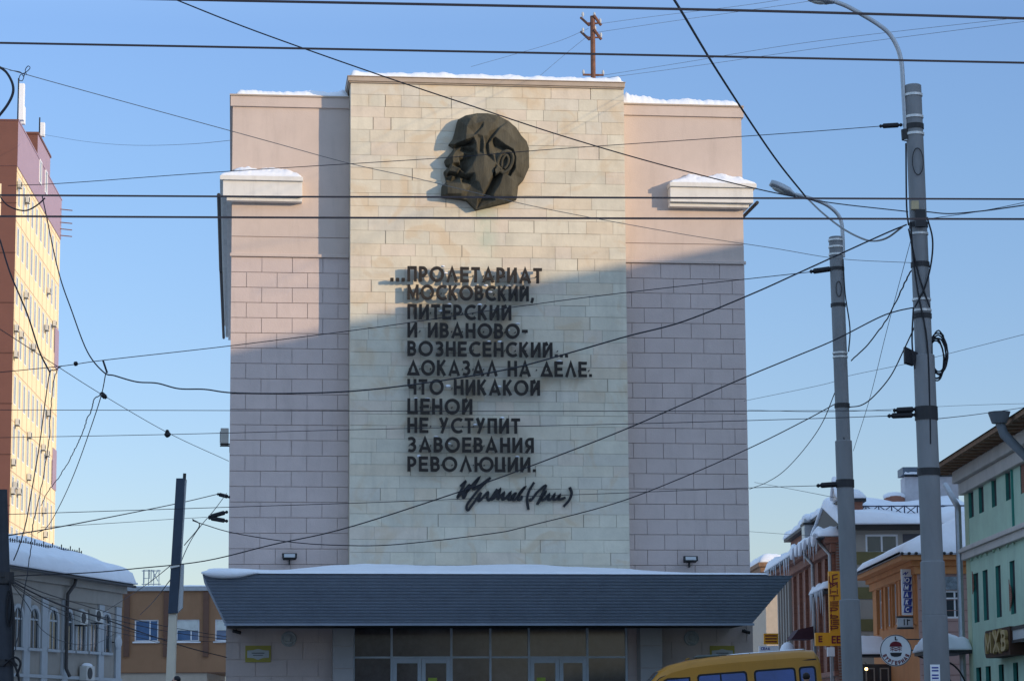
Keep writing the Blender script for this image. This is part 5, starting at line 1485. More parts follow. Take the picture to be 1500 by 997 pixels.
# ------------------------------------------------------------------ POLES
def pole(px_t, py_t, px_b, py_b, D, secs, label, name='street_lamp'):
    """tapering tube pole made of stepped sections; secs = (py of the lower end, radius in px)"""
    a, b = P(px_t, py_t, D), P(px_b, py_b, D)
    d = (b - a); k = 1
    gz = ground_z(b.x, D)
    tb = (gz - .1 - a.z) / d.z
    base = a + d * tb
    t = thing(name, label, 'street lamp', (base.x, base.y, base.z), 0)
    loc = lambda v: v - base
    mb = MB(); py0 = py_t
    s = D / 3437 * 1.0
    L = 0.0
    pts = []; rs = []
    prev = py_t
    for (pe, r) in secs:
        f0 = (prev - py_t) / (py_b - py_t); f1 = (pe - py_t) / (py_b - py_t) if pe < 2000 else tb
        pts += [loc(a + d * f0), loc(a + d * (f0 + .0015)), loc(a + d * f1)]; rs += [r * s - .012, r * s, r * s * 1.02]
        prev = pe
    mb.tube(pts, rs, 24)
    mb.build('pole', pole_m, t, smooth=True)
    return t, loc, (lambda py: P(px_t + (px_b - px_t) * (py - py_t) / (py_b - py_t), py, D)), s

def bands(t, loc, ax, s, lst, r, mt, h=.05, name='strap'):
    for py in lst:
        c = loc(ax(py)); mb = MB(); mb.tube([c - Vector((0, 0, h / 2)), c + Vector((0, 0, h / 2))], r * s + .012, 20)
        mb.build(name, mt, t)

def lamp_head(t, a, b, w):
    """cobra head from neck a to tip b"""
    d = (b - a); L = d.length; d.normalize(); side = Vector((0, 1, 0)); up = side.cross(d) * -1
    if up.z < 0: up = -up
    mb = MB(); n = 10; seg = 16; rings = []
    for i in range(n + 1):
        f = i / n; rr = w * math.sqrt(max(0, 1 - (abs(f - .55) / .56) ** 2.4)) * (1 if f > .25 else .75) + .012
        c = a + d * (L * f)
        for k in range(seg):
            q = 2 * math.pi * k / seg
            y = rr * math.cos(q); z = rr * math.sin(q) * (.62 if math.sin(q) > 0 else .45)
            rings.append(c + side * y + up * z)
    fs = [(i * seg + k, i * seg + (k + 1) % seg, (i + 1) * seg + (k + 1) % seg, (i + 1) * seg + k) for i in range(n) for k in range(seg)]
    fs += [tuple(range(seg))[::-1], tuple(n * seg + k for k in range(seg))]
    mb.add(rings, fs)
    h = mb.build('lamp_head', galv, t, smooth='all')
    g = MB(); c = a + d * (L * .62) - up * (w * .42)
    g.ball((0, 0, 0), (L * .26, w * .72, w * .22), 14, 8)
    M4 = Matrix((d, side, up)).transposed().to_4x4(); M4.translation = c
    g.build('lens', mat('lamp_lens', (.42, .43, .40), .2, .1), h, smooth='all', xf=M4)

def poles():
    # tall pole
    D = 32
    t, loc, ax, s = pole(1337, 125, 1373, 997, D, ((527, 12.6), (826, 15.6), (903, 17.6), (5000, 18.6)), 'tall grey stepped tube pole with curved lamp arm, cables and coil')
    bands(t, loc, ax, s, (140, 172, 197), 12.8, strap_m, .035)
    bands(t, loc, ax, s, (186, 330, 388, 463), 12.8, iron, .07, 'clamp'); bands(t, loc, ax, s, (343, 439, 455), 12.8, strap_m, .03); bands(t, loc, ax, s, (601, 610, 691), 15.8, iron, .10, 'clamp')
    pts = [P(x, y, D) + Vector((0, -.02, 0)) for x, y in ((1327, 207), (1325, 170), (1322, 118), (1320, 92), (1314, 70), (1302, 50), (1285, 36), (1262, 22), (1240, 10), (1222, 3))]
    MB().tube([loc(q) for q in catmull(pts, 5)], .032, 10).build('lamp_arm', galv, t, smooth=True)
    lamp_head(t, loc(P(1224, 4, D)), loc(P(1184, -2, D)), .09)
    MB().tube([loc(P(1327, 205, D)), loc(P(1326, 190, D))], .06, 10).build('arm_foot', iron, t)
    mb = MB(); c = ax(240) + Vector((0, -.13, 0))
    mb.tube([loc(c + Vector((.075 * math.cos(q), -.01, .19 * math.sin(q)))) for q in [i * math.pi / 12 for i in range(25)]], .007, 6, caps=False); mb.build('wire_ring', iron, t)
    # loose cables running down the pole
    for k, pl in enumerate(([(1327, 210), (1328, 300), (1331, 330)], [(1334, 325), (1338, 380), (1345, 430), (1358, 500), (1362, 600), (1363, 650)], [(1331, 335), (1345, 400), (1362, 450)], [(1358, 318), (1366, 350), (1364, 385), (1355, 420), (1340, 450)], [(1338, 450), (1336, 500), (1340, 540)])):
        MB().tube([loc(P(x, y, D - .14)) for x, y in catmull_px(pl)], .012, 6).build('cable', black, t)
    MB().box(-.07, .07, -.04, .04, -.12, .12).build('junction_box', iron, t).location = loc(P(1348, 320, D - .17))
    o = MB().box(-.05, .05, -.04, .04, -.06, .06).build('junction_box', mat('pale_box', (.4, .33, .2), .7), t); o.location = loc(P(1340, 301, D - .15))
    # black spotlight-like box on the side
    o = MB().hexa([(-.09, -.06, -.13), (.03, -.06, -.17), (.03, .06, -.17), (-.09, .06, -.13)], [(-.09, -.06, .10), (.10, -.06, .0), (.10, .06, .0), (-.09, .06, .10)]).build('cable_box', black, t, bevel=.01); o.location = loc(P(1334, 518, D - .02))
    # coil hung on the right side
    c = P(1378, 522, D)
    t2 = thing('cable_coil', 'coil of spare black cable hung on the tall pole', 'cable coil', c, 0)
    mb = MB(); rr = random.Random(4)
    for k in range(7):
        ph = rr.uniform(-.05, .05); a, b = .115 + rr.uniform(-.02, .02), .28 + rr.uniform(-.03, .03)
        mb.tube([(a * math.cos(q) - .05 + ph * .4, rr.uniform(-.02, .02) - .01 * k, b * math.sin(q) + ph) for q in [i * math.pi / 14 for i in range(29)]], .011, 6, caps=False)
    mb.build('cable_loops', black, t2)
    c = ax(985)
    fl = MB().box(-.065, .065, -.004, 0, -.11, .11)
    o = thing('paper_flyer', 'small white paper flyer pasted low on the tall pole', 'flyer', c + Vector((-.06, -18.7 * s - .012, 0)), 0)
    fl.build('sheet', pvc, o)
    mb = MB()
    for z in (.07, .03, -.03, -.07): mb.box(-.045, .045, -.007, -.0045, z - .012, z + .008)
    mb.build('printed_lines', cornflower, o)
    # short pole
    D = 42
    t, loc, ax, s = pole(1224, 347, 1249, 997, D, ((649, 10.2), (880, 12.4), (5000, 15)), 'shorter grey stepped tube pole with drooping lamp left of the tall pole')
    bands(t, loc, ax, s, (352, 362, 373), 10.4, strap_m, .035); bands(t, loc, ax, s, (394, 447), 10.4, iron, .06, 'clamp'); bands(t, loc, ax, s, (517, 523), 10.4, strap_m, .03); bands(t, loc, ax, s, (594,), 10.4, iron, .08, 'clamp'); bands(t, loc, ax, s, (708,), 12.6, iron, .14, 'clamp')
    pts = [P(x, y, D) + Vector((0, -.02, 0)) for x, y in ((1235, 377), (1234, 345), (1232, 325), (1225, 312), (1210, 300), (1190, 292), (1165, 285))]
    MB().tube([loc(q) for q in catmull(pts, 5)], .035, 10).build('lamp_arm', galv, t, smooth=True)
    lamp_head(t, loc(P(1166, 287, D)), loc(P(1128, 268, D)), .135)
    mb = MB(); c = ax(425) + Vector((0, -.13, 0))
    mb.tube([loc(c + Vector((.05 * math.cos(q), -.01, .14 * math.sin(q)))) for q in [i * math.pi / 12 for i in range(25)]], .007, 6, caps=False); mb.build('wire_ring', iron, t)
    for k, pl in enumerate(([(1235, 380), (1238, 430), (1245, 480), (1243, 515)], [(1236, 640), (1242, 690), (1238, 720)])):
        MB().tube([loc(P(x, y, D - .12)) for x, y in catmull_px(pl)], .012, 6).build('cable', black, t)
    # dark pole at the left edge
    D = 38
    a, b = P(3, 717, D), P(9, 997, D); gz = ground_z(b.x, D); base = a + (b - a) * ((gz - .1 - a.z) / (b.z - a.z))
    t = thing('utility_pole', 'dark utility pole with cable bundle at the left edge', 'pole', base, 0)
    MB().tube([a - base, P(6, 855, D) - base, P(6, 856, D) - base, Vector((0, 0, 0))], [.085, .10, .12, .13], 16).build('pole', mat('dark_pole', (.035, .04, .05), .7, .2), t, smooth=True)
    mb = MB()
    for y in (842, 850, 970): c = P(7, y, D) - base; mb.tube([c - Vector((0, 0, .05)), c + Vector((0, 0, .05))], .15, 14)
    mb.build('clamp', iron, t)
    mb = MB(); c = P(13, 888, D - .1) - base
    for k in range(4): mb.tube([c + Vector((.045 * math.cos(q) + .01 * k, -.02 * k, .26 * math.sin(q) - .02 * k)) for q in [i * math.pi / 10 for i in range(21)]], .012, 6, caps=False)
    mb.build('cable_loop', black, t)
    mb = MB()
    for pl in ([(8, 965), (18, 968), (26, 985), (28, 997)], [(4, 975), (20, 962), (30, 970), (24, 990)], [(14, 850), (20, 900), (19, 960), (25, 975)]):
        mb.tube([P(x, y, D - .15) - base for x, y in catmull_px(pl)], .02, 6)
    mb.build('cable_tangle', black, t)
    # narrow pylon of panels on a cream post
    D = 50
    t = thing('pylon_sign', 'slim leaning pylon with dark blue panel on a cream post', 'sign', P(250, 1000, D) * Vector((1, 1, 0)) if False else Vector((P(250, 1000, D).x, D, ground_z(-6.5, D))), 0)
    o = t.location.copy()
    def quad(pts, d, th): 
        f = [P(x, y, D - d) - o for x, y in pts]; return [v for v in f], [v + Vector((0, th, 0)) for v in f]
    gzz = o.z
    pb = [(242, 997), (256, 997), (258, 897), (247, 897)]
    f, bk = quad(pb, .0, .22)
    ex = (gzz - f[0].z)
    low = [Vector((f[0].x - .03, f[0].y, -.1)), Vector((f[1].x - .03, f[1].y, -.1))]
    mb = MB(); mb.hexa([low[0], low[1], f[2], f[3]], [low[0] + Vector((0, .22, 0)), low[1] + Vector((0, .22, 0)), bk[2], bk[3]]); mb.build('post', post_c, t, bevel=.01)
    f, bk = quad([(246, 898), (260, 897), (270.5, 700), (258, 700)], .06, .10); MB().hexa(f, bk).build('panel', panel_b, t, bevel=.006)
    f, bk = quad([(261, 880), (264, 830), (272, 701), (270.6, 701)], .0, .2); MB().hexa(f, bk).build('edge_panel', panel_w, t)
    f, bk = quad([(259, 898), (267, 890), (269, 826), (266, 825)], .03, .1); MB().hexa(f, bk).build('side_panel', panel_w, t)
    f, bk = quad([(249, 832), (263, 829), (263, 826), (249, 829)], .09, .03); MB().hexa(f, bk).build('strap', strap_m, t)
    MB().tube([P(270, 702, D) - o, P(270.5, 693, D) - o], .035, 6).build('finial', iron, t)
def catmull_px(pl):
    return [(v.x, v.y) for v in catmull([Vector((x, y, 0)) for x, y in pl], 5)]
poles()

# ------------------------------------------------------------------ WIRES
def wire(label, pts, D0, D1=None, r=.008, name='overhead_wire', cat='wire', m=None, ins=(), n=7, wob=0.0, group=None):
    """a wire through picture points, its distance going evenly from D0 to D1 along the picture"""
    D1 = D0 if D1 is None else D1
    pts = list(pts)
    off = lambda p: not (0 <= p[0] <= 1500 and p[1] >= 0)
    if off(pts[0]) and abs(pts[1][0] - pts[0][0]) > 1:          # carry it on well beyond the frame
        d = Vector(pts[0]) - Vector(pts[1]); d.normalize(); e0 = Vector(pts[0]) + d * 900
    else: e0 = None
    if off(pts[-1]) and abs(pts[-2][0] - pts[-1][0]) > 1 and r < .0165:
        d = Vector(pts[-1]) - Vector(pts[-2]); d.normalize(); e1 = Vector(pts[-1]) + d * 900
    else: e1 = None
    if r > .0165: e0 = None
    q = [Vector((x, y, 0)) for x, y in pts]
    q = catmull(q, n)
    tot = sum((q[i + 1] - q[i]).length for i in range(len(q) - 1)); acc = 0; out = []; r *= .88
    rr = random.Random(len(label))
    if e0 is not None: out.append(P(e0.x, e0.y, D0))
    for i, v in enumerate(q):
        D = D0 + (D1 - D0) * acc / tot
        p = P(v.x, v.y, D)
        if wob and 0 < i < len(q) - 1: p += Vector((rr.uniform(-wob, wob), 0, rr.uniform(-wob, wob)))
        out.append(p)
        if i < len(q) - 1: acc += (q[i + 1] - q[i]).length
    if e1 is not None: out.append(P(e1.x, e1.y, D1))
    o = tag(MB().tube(out, r, 6).build(name, m or wire_m, smooth=True), label, cat, group)
    for (xa, ya), (xb, yb), D, ri in ins:
        a, b = P(xa, ya, D), P(xb, yb, D); d = b - a
        prof = [(0, .35), (.06, .8), (.12, .45), (.18, 1), (.5, 1), (.8, 1), (.86, .45), (.93, .8), (1, .4)]
        MB().tube([a + d * f for f, _ in prof], [ri * k for _, k in prof], 10).build('insulator', black, o, smooth=True)
    return o

def wires():
    g = 'trolley wires across the square'
    wire('topmost thick dark trolley wire along the upper frame edge', [(-60, -8), (260, -.5), (700, 8), (1100, 16), (1560, 29)], 14, r=.0095, group=g)
    wire('second thick dark trolley wire just above the roof line', [(-60, 62), (375, 70), (800, 78), (1200, 86), (1560, 93.5)], 14, r=.0078, group=g)
    wire('dark trolley wire crossing the lower part of the bronze head', [(-60, 285.5), (375, 288), (750, 289), (1560, 292)], 16, r=.0078, group=g)
    wire('dark trolley wire just under the bronze head', [(-60, 316.5), (375, 318.5), (750, 319.5), (1560, 321)], 16, r=.0085, group=g)
    wire('long sloping cable from upper left across the head to tall pole', [(240, -8), (268, 4), (375, 46), (550, 108), (690, 155), (820, 198), (960, 239), (1110, 277), (1210, 296), (1330, 310)], 26, 32, .0095)
    wire('thin pale cable sloping from the left edge over the head', [(-20, 89), (30, 107), (375, 202), (510, 239), (600, 259), (720, 288), (820, 310), (1000, 343), (1130, 363), (1230, 379), (1340, 385)], 24, 32, .005, m=wire_g)
    wire('thin span wire rising from the tower to an insulator at tall pole', [(12, 272), (100, 268), (320, 252), (640, 232), (820, 218), (1130, 197), (1290, 185)], 34, 32, .006, ins=(((1288, 185), (1322, 183), 32, .035),))
    wire('thick dark cable falling steeply from top edge to short pole lamp', [(980, -12), (1000, 20), (1045, 95), (1100, 180), (1140, 238), (1180, 288)], 22, 38, .017)
    wire('pale grey cable sagging from the short pole lamp to tall pole', [(1180, 288), (1205, 312), (1235, 335), (1262, 349), (1280, 353), (1300, 348), (1322, 332)], 38, 32, .016, m=wire_g)
    wire('thin span wire crossing the inscription up to the short pole', [(-20, 547), (90, 536), (155, 527), (340, 506), (560, 478), (750, 450), (920, 428), (1190, 398)], 40, 42, .0085, ins=(((1186, 398), (1222, 393), 42, .05), ((108, 533), (114, 532), 40, .04)))
    wire('heavy wavy black cable drooping across the inscription', [(62, 288), (85, 395), (105, 455), (128, 515), (152, 545), (168, 550), (200, 559), (230, 561), (262, 569), (300, 570), (340, 575), (420, 576), (510, 573), (590, 565), (680, 552), (760, 537), (840, 515), (920, 492), (1000, 471), (1100, 431), (1180, 395), (1290, 345), (1328, 329)], 40, 32, .013)
    wire('thin diagonal wire from the tower down to the pink building', [(-20, 470), (0, 482), (85, 537), (150, 578), (245, 633), (335, 675)], 45, 78, .011, ins=(((147, 575), (156, 583), 54, .06), ((245, 629), (245, 640), 64, .06)))
    wire('level thin wire crossing the word in line eight', [(-20, 600), (340, 601), (700, 602), (1100, 601.5), (1306, 601)], 36, 32, .006, ins=(((1308, 601), (1344, 599), 32, .04),))
    wire('level thin wire crossing line nine of the inscription', [(-20, 641), (245, 636), (560, 628), (900, 621), (1150, 614), (1300, 609)], 38, 32, .006, ins=(((1300, 609), (1344, 607), 32, .04), ((243, 633), (248, 639), 37, .05)))
    wire('long black cable rising from lower left across signature to tall pole', [(20, 843), (133, 838), (200, 832), (300, 821), (400, 797), (480, 780), (560, 757), (690, 714), (770, 685), (900, 635), (1000, 592), (1090, 553), (1160, 524), (1222, 498), (1285, 466), (1312, 456), (1340, 450)], 38, 32, .0105)
    wire('black cable sagging low over the canopy up to the short pole', [(282, 762), (300, 768), (342, 780), (423, 793), (496, 798), (580, 797), (720, 781), (773, 770), (900, 737), (1000, 699), (1100, 655), (1180, 615), (1222, 592)], 46, 42, .011)
    wire('cable from the left pole behind the pylon to an insulator pair', [(10, 784), (60, 776), (130, 763), (255, 738), (320, 723)], 38, 70, .014, ins=(((318, 723), (337, 728), 70, .06),))
    wire('thin wire below the signature running to the short pole', [(8, 753), (130, 749), (255, 745), (375, 741), (560, 735), (760, 727), (900, 722), (1100, 714), (1196, 711)], 38, 42, .007, ins=(((1196, 711), (1238, 708), 42, .05),))
    wire('faint thin wire ending in forked insulators by the pink building', [(60, 772), (160, 766), (250, 760), (303, 757)], 60, 72, .009, ins=(((305, 757), (334, 749), 72, .07), ((305, 758), (334, 763), 72, .07)))
    wire('thin cable drooping from the short pole to the pink building edge', [(1098, 716), (1125, 705), (1150, 688), (1180, 655), (1205, 618), (1224, 572)], 74, 42, .011)
    wire('twisted cable pair from tall pole down to short pole, upper one', [(1340, 388), (1325, 415), (1303, 460), (1275, 500), (1247, 528)], 32, 42, .013, wob=.008)
    wire('cable drooping from the black box on tall pole to short pole', [(1340, 478), (1325, 510), (1305, 550), (1280, 580), (1262, 593), (1244, 596)], 32, 42, .012)
    wire('hair thin straight line leaning between the two poles', [(1336, 345), (1300, 480), (1275, 580), (1250, 660)], 32, 42, .005)
    wire('black cable leaving the tall pole towards the right edge, upper', [(1356, 310), (1390, 313), (1430, 310), (1470, 305), (1530, 296)], 32, 30, .010)
    wire('thin wire rising right from the tall pole, crossing the black cable', [(1364, 320), (1420, 312), (1470, 303), (1530, 290)], 32, 30, .005)
    wire('thin wire from the tall pole clamp to the green house eaves', [(1364, 614), (1420, 608), (1470, 601), (1530, 592)], 32, 50, .007)
    wire('faint wire passing behind both poles up to the right', [(1090, 587), (1210, 562), (1240, 551), (1340, 530), (1420, 510), (1530, 482)], 75, 55, .007)
    wire('faint level wire from the pink building past both poles', [(1096, 600), (1220, 603), (1400, 594), (1530, 590)], 76, 60, .006)
    wire('thin wire under the short pole clamp towards far houses', [(1105, 706), (1160, 716), (1232, 730)], 90, 60, .008)
    wire('faint wire low over the far street', [(1098, 778), (1170, 783), (1235, 786)], 90, 70, .008)
    wire('faint sagging wire from the tower penthouse to the pink roof', [(62, 197), (130, 208), (200, 213), (280, 211), (345, 205)], 150, 80, .010)
    for lab, pl, d in (('aerial wire from mast top leaving left over the roof', [(862, 42), (820, 60), (760, 78), (690, 98)], 90), ('second aerial wire from mast leaving left and lower', [(862, 52), (830, 78), (790, 112)], 90), ('aerial wire from mast top to upper right', [(872, 36), (960, 24), (1090, 8), (1180, -6)], 60),
                       ('second aerial wire from mast running right below the first', [(872, 48), (980, 32), (1160, 6), (1230, -6)], 60), ('aerial wire from mast foot running far right', [(874, 112), (1000, 92), (1200, 60), (1530, 22)], 60), ('second aerial wire from mast foot running far right', [(874, 116), (1010, 98), (1220, 68), (1530, 28)], 60)):
        wire(lab, pl, 78, d, .007, m=wire_g, group='aerial wires of the roof mast')
    # left side: slack cables and the bundle
    wire('thick slack cable curving in at the upper left edge', [(-10, 95), (0, 99), (10, 107), (18, 122), (19, 136), (12, 152), (0, 168), (-10, 178)], 26, r=.018)
    wire('little tangle of wire on the pale cable at upper left', [(14, 103), (30, 106), (34, 112), (36, 108), (33, 118), (28, 117), (30, 110), (38, 106), (44, 100), (41, 97), (37, 103), (39, 110)], 24.3, r=.005)
    wire('cable looping under the tower insulators', [(0, 288), (10, 300), (25, 307), (40, 308), (55, 300), (66, 290)], 40, r=.015)
    wire('heavy cable falling down the tower face to the wire junction', [(-10, 330), (0, 352), (15, 400), (40, 460), (58, 515), (73, 545)], 40, r=.016)
    wire('left of two slack cables hanging from the junction', [(90, 536), (80, 542), (73, 546), (66, 590), (58, 650), (47, 715), (38, 765), (28, 800), (20, 820)], 40, 38, .011)
    wire('right of two slack cables hanging in front of the tower', [(86, 538), (78, 560), (74, 610), (70, 660), (58, 725), (48, 770), (45, 800), (38, 850), (26, 930), (20, 960)], 40, 38, .009, wob=.012)
    wire('wavy cable from the upper junction down to the low roof', [(150, 578), (138, 584), (135, 598), (128, 612), (124, 625), (116, 645), (108, 660), (98, 680), (85, 700), (70, 720), (60, 740)], 44, 60, .012, wob=.012)
    wire('straight cable from the upper junction past the tower corner', [(155, 546), (148, 580), (130, 635), (110, 690), (90, 735), (70, 770), (55, 780)], 42, 60, .011)
    wire('short stub of wire with a clamp at the upper junction', [(151, 528), (155, 540), (157, 546)], 41, r=.02)
    wire('fine wire leaning beside the pylon', [(332, 722), (315, 745), (290, 775), (275, 800), (262, 830)], 70, 50, .012)
    wire('short wire from the sagging cable end down to the pylon', [(282, 760), (292, 770), (270, 798)], 48, 50, .012)
    wire('wire from the pylon strap down left to the house corner', [(252, 826), (222, 850), (190, 872), (150, 897)], 50, 100, .011)
    wire('second wire from the pylon down left in front of brown wall', [(250, 848), (225, 880), (205, 900)], 50, 100, .014)
    b = [('topmost', [(16, 846), (60, 866), (120, 885), (190, 905), (250, 918), (332, 932)], .013), ('second', [(16, 848), (50, 868), (110, 892), (180, 910), (250, 925), (332, 936)], .013), ('thickest', [(16, 850), (50, 868), (90, 886), (150, 905), (220, 930), (280, 949), (332, 962)], .020),
         ('fourth', [(16, 852), (60, 880), (110, 900), (170, 918), (240, 935), (332, 940)], .010), ('fifth', [(16, 854), (60, 884), (100, 903), (150, 921), (200, 932), (260, 948)], .010), ('lowest slack', [(18, 856), (40, 885), (60, 920), (90, 938), (125, 944), (150, 938), (172, 925)], .011)]
    for lab, pl, r in b:
        wire(lab + ' cable of the bundle fanning right from the left edge pole', pl, 38, 73, r * .8, group='cable bundle at the left')
wires()

# ------------------------------------------------------------------ VAN
def minibus():
    D = 64
    rear = P(1200, 965, D); nose = P(912, 1005, D)
    L = 5.45
    cx = (rear.x + nose.x) / 2
    gz = ground_z(cx, D)
    t = thing('yellow_minibus', 'yellow minibus with blue tinted side windows in front of entrance', 'minibus', (cx, D, gz), 0)
    t.rotation_euler = (0, -R(4.0), 0)
    hw = 1.0
    # stations from nose (-x) to tail: x, floor z, belt z, roof z, half width at roof, half width at belt
    st = [(-2.88, .45, .85, .95, .70, .82), (-2.78, .35, .95, 1.06, .86, .95), (-2.38, .32, 1.10, 1.20, .90, hw), (-2.20, .32, 1.14, 1.36, .80, hw), (-1.62, .32, 1.15, 1.96, .78, hw), (-1.30, .32, 1.15, 2.11, .78, hw), (-.8, .32, 1.15, 2.20, .80, hw), (-.2, .32, 1.15, 2.24, .80, hw), (0.5, .32, 1.15, 2.26, .80, hw), (2.2, .32, 1.15, 2.26, .80, hw), (2.58, .32, 1.15, 2.22, .78, .98), (2.70, .40, 1.15, 2.06, .74, .95)]
    mb = MB(); ring_n = 0
    rings = []
    for x, f, b, r, wr, wb in st:
        sh = min(.22, (r - b) * .45)
        half = [(wb * .9, f), (wb, f + .12), (wb, b), (wb * .985, b + (r - b - sh) * .5), ((wb * .93 + wr * .07), r - sh), (wr + (wb * .93 - wr) * .55, r - sh * .42), (wr * .92, r - sh * .1), (wr * .55, r)]
        ring = [(x, -y, z) for y, z in half] + [(x, y, z) for y, z in half[::-1]]
        rings.append(ring); ring_n = len(ring)
    vs = [v for r_ in rings for v in r_]
    fs = [(i * ring_n + k, i * ring_n + (k + 1) % ring_n, (i + 1) * ring_n + (k + 1) % ring_n, (i + 1) * ring_n + k) for i in range(len(st) - 1) for k in range(ring_n)]
    fs += [tuple(range(ring_n)), tuple((len(st) - 1) * ring_n + k for k in range(ring_n))[::-1]]
    mb.add(vs, fs)
    mb.build('body', van_m, t, smooth=True)
    def rrect(x0, x1, z0, z1, r=.09, lean=0.0):
        p = []
        for cx_, cz_, a0 in ((x1 - r, z1 - r, 0), (x0 + r, z1 - r, 90), (x0 + r, z0 + r, 180), (x1 - r, z0 + r, 270)):
            for k in range(4): a = R(a0 + 30 * k); p.append((cx_ + r * math.cos(a) + lean * (cz_ - z0), cz_ + r * math.sin(a)))
        return p
    for sgn in (-1, 1):
        for (x0, x1) in ((-.62, .72), (.90, 2.02), (2.10, 2.56)):
            z0, z1 = 1.22, 1.80; y = sgn * 1.0
            w = MB(); pl = rrect(x0, x1, z0, z1); w.hexa([(a, y * .99, b) for a, b in pl], [(a, sgn * (1.012 - (b - z0) * .05), b) for a, b in pl]); rub = w.build('window', black, t)
            pl = rrect(x0 + .05, x1 - .05, z0 + .05, z1 - .05, .06); w = MB(); w.hexa([(a, y * .99, b) for a, b in pl], [(a, sgn * (1.02 - (b - z0) * .05), b) for a, b in pl]); w.build('pane', van_g, rub)
            if x0 < 0: w = MB(); c = (x0 + x1) / 2 - .06; w.hexa([(c, sgn * .99, z0 + .05), (c + .04, sgn * .99, z0 + .05), (c + .04, sgn * .99, z1 - .05), (c, sgn * .99, z1 - .05)], [(c, sgn * 1.026, z0 + .05), (c + .04, sgn * 1.026, z0 + .05), (c + .04, sgn * 1.0, z1 - .05), (c, sgn * 1.0, z1 - .05)]); w.build('slider_bar', black, rub)
        pl = [(-1.98, 1.22), (-.80, 1.22), (-.80, 1.76), (-1.42, 1.76), (-1.62, 1.66)]
        w = MB(); w.hexa([(a, sgn * .98, b) for a, b in pl], [(a, sgn * (1.012 - (b - 1.22) * .05), b) for a, b in pl]); rub = w.build('window', black, t)
        pl = [(-1.87, 1.27), (-.85, 1.27), (-.85, 1.71), (-1.40, 1.71), (-1.57, 1.62)]
        w = MB(); w.hexa([(a, sgn * .98, b) for a, b in pl], [(a, sgn * (1.02 - (b - 1.22) * .05), b) for a, b in pl]); w.build('pane', van_g, rub)
        # roof gutter, door seams
        w = MB(); w.tube([(-1.95, sgn * .955, 1.50), (-1.60, sgn * .955, 1.78), (-1.2, sgn * .962, 1.90), (-.6, sgn * .968, 1.96), (2.6, sgn * .968, 1.965)], .018, 6); w.build('roof_gutter', black, t)
        w = MB()
        for x in (-.72, .81): w.box(x - .008, x + .008, sgn * 1.0 - .006, sgn * 1.0 + .006, .5, 1.2)
        w.build('door_seam', black, t)
        for x in (-1.85, 1.35):
            w = MB(); w.tube([(x, sgn * .78, .33), (x, sgn * 1.0, .33)], .33, 20); wh = w.build('wheel', tyre, t); w = MB(); w.tube([(x, sgn * 1.0, .33), (x, sgn * 1.012, .33)], .19, 16); w.build('rim', galv, wh)
        w = MB(); w.ball((-2.77, sgn * .62, .80), (.13, .2, .12)); w.build('headlight', panel_w, t, smooth='all')
        w = MB(); w.ball((-2.0, sgn * 1.16, 1.33), (.06, .1, .16)); w.tube([(-1.97, sgn * .98, 1.25), (-2.0, sgn * 1.14, 1.3)], .02, 6); w.build('mirror', black, t, smooth='all')
        w = MB(); w.box(2.68, 2.735, sgn * .85 - .07, sgn * .85 + .07, .75, 1.15); w.build('tail_light', mat('red_lens', (.35, .02, .02), .3), t)
    w = MB(); w.hexa([(-2.22, -.80, 1.38), (-2.22, .80, 1.38), (-2.16, .80, 1.33), (-2.16, -.80, 1.33)], [(-1.66, -.72, 1.95), (-1.66, .72, 1.95), (-1.58, .72, 1.93), (-1.58, -.72, 1.93)]); w.build('windscreen', glass, t)
    w = MB(); w.box(-2.98, -2.82, -.9, .9, .35, .58); w.build('bumper', mat('grey_bumper', (.10, .10, .10), .7), t, bevel=.04)
    w = MB()
    for x in (-.75, .95, 2.35): w.ribbon([(-.70, 0), (.70, 0)], .02, 0, .01) if False else None
    for x in (-.75, .88): w.box(x - .01, x + .01, -.6, .6, 2.235, 2.268)
    w.build('roof_seam', mat('seam_dark_yellow', (.30, .17, .02), .5), t)
    w = MB(); w.box(.0 - .55, .1, -.3, .3, 2.25, 2.31); w.build('roof_hatch', mat('hatch_grey', (.09, .12, .12), .6), t, bevel=.02)
    snow_slab('snow', t, .3, 2.4, -.55, .55, lambda x, y: 2.262, .02, 99, 20, 10, .2, .6, 2)
minibus()

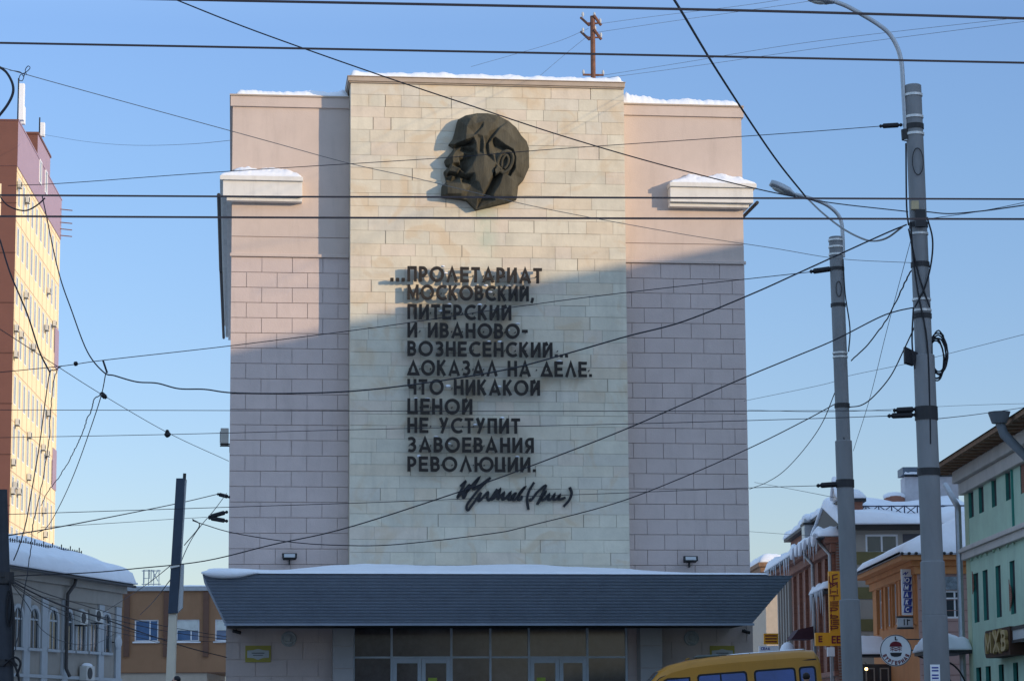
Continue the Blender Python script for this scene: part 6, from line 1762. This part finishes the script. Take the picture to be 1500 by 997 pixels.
# ------------------------------------------------------------------ PEOPLE (only the tops of their heads reach the picture)
def person(px, py, D, label, coat, hood, facing):
    top = P(px, py, D)
    gz = ground_z(top.x, D); H = top.z - gz
    t = thing('person', label, 'person', (top.x, D, gz), facing)
    k = H / 1.75
    j = [(0, 0, .95), (0, 0, 1.15), (0, 0, 1.40), (0, 0, 1.49), (.19, 0, 1.42), (.25, .02, 1.15), (.24, -.10, .92), (-.19, 0, 1.42), (-.25, .02, 1.15), (-.24, -.10, .92), (.10, 0, .88), (.11, -.05, .50), (.11, .0, .09), (.11, -.16, .05), (-.10, 0, .88), (-.11, .08, .50), (-.11, .2, .10), (-.11, .06, .05)]
    ed = [(0, 1), (1, 2), (2, 3), (2, 4), (4, 5), (5, 6), (2, 7), (7, 8), (8, 9), (0, 10), (10, 11), (11, 12), (12, 13), (0, 14), (14, 15), (15, 16), (16, 17)]
    rad = [.17, .17, .17, .07, .085, .075, .055, .085, .075, .055, .12, .085, .06, .05, .12, .085, .06, .05]
    me = bpy.data.meshes.new('body'); me.from_pydata([tuple(c * k for c in p) for p in j], ed, [])
    o = bpy.data.objects.new('body', me); S.collection.objects.link(o); o.parent = t
    sk = o.modifiers.new('skin', 'SKIN'); o.modifiers.new('sub', 'SUBSURF').levels = 2; o.modifiers['sub'].render_levels = 2
    for v, r in zip(me.skin_vertices[0].data, rad): v.radius = (r * k, r * k)
    me.skin_vertices[0].data[0].use_root = True
    me.materials.append(coat)
    skin = mat('skin', (.50, .30, .22), .6, .05)
    mb = MB(); c = Vector((0, -.02, 1.62)) * k
    mb.ball(c, (.075 * k, .09 * k, .115 * k), 16, 12); mb.ball(c + Vector((0, -.10, -.01)) * k, (.014 * k, .022 * k, .025 * k), 8, 6)
    for s in (-1, 1): mb.ball(c + Vector((s * .076, .0, -.005)) * k, (.012 * k, .025 * k, .035 * k), 8, 6); mb.ball(c + Vector((s * .03, -.083, .015)) * k, .011 * k, 8, 6, 1)
    mb.ribbon([(-.025 * k, c.z - .055 * k), (.025 * k, c.z - .055 * k)], .012 * k, c.y - .085 * k, c.y - .075 * k, m=1)
    mb.build('head', [skin, iron], t, smooth='all')
    mb = MB(); mb.ball(c + Vector((0, .025, .035)) * k, (.09 * k, .095 * k, .096 * k), 16, 12); mb.build('hat' if hood else 'hair', black if hood else mat('dark_hair', (.02, .014, .012), .7, .2, 8), t, smooth='all')
    for s in (-1, 1):
        mb = MB(); h = Vector((s * .24, -.11, .86)) * k
        mb.ball(h, (.022 * k, .04 * k, .05 * k), 10, 8)
        for q in range(4): mb.tube([h + Vector((0, -.03 + .02 * q, -.04)) * k, h + Vector((0, -.035 + .02 * q, -.085 + .008 * abs(q - 1.5))) * k, h + Vector((-s * .015, -.035 + .02 * q, -.115 + .01 * abs(q - 1.5))) * k], [.011 * k, .010 * k, .007 * k], 6)
        mb.tube([h + Vector((0, -.035, .02)) * k, h + Vector((-s * .012, -.06, -.02)) * k, h + Vector((-s * .018, -.06, -.05)) * k], [.012 * k, .011 * k, .008 * k], 6)
        mb.build('hand', skin, t, smooth='all')
person(1181, 984, 45, 'dark haired person in a dark coat passing in front of the minibus', mat('dark_coat', (.03, .03, .035), .8, .2), False, R(165))
person(259, 989, 46, 'person in a black hat and coat beside the slim pylon', mat('black_coat', (.018, .018, .02), .8, .2), True, R(-80))
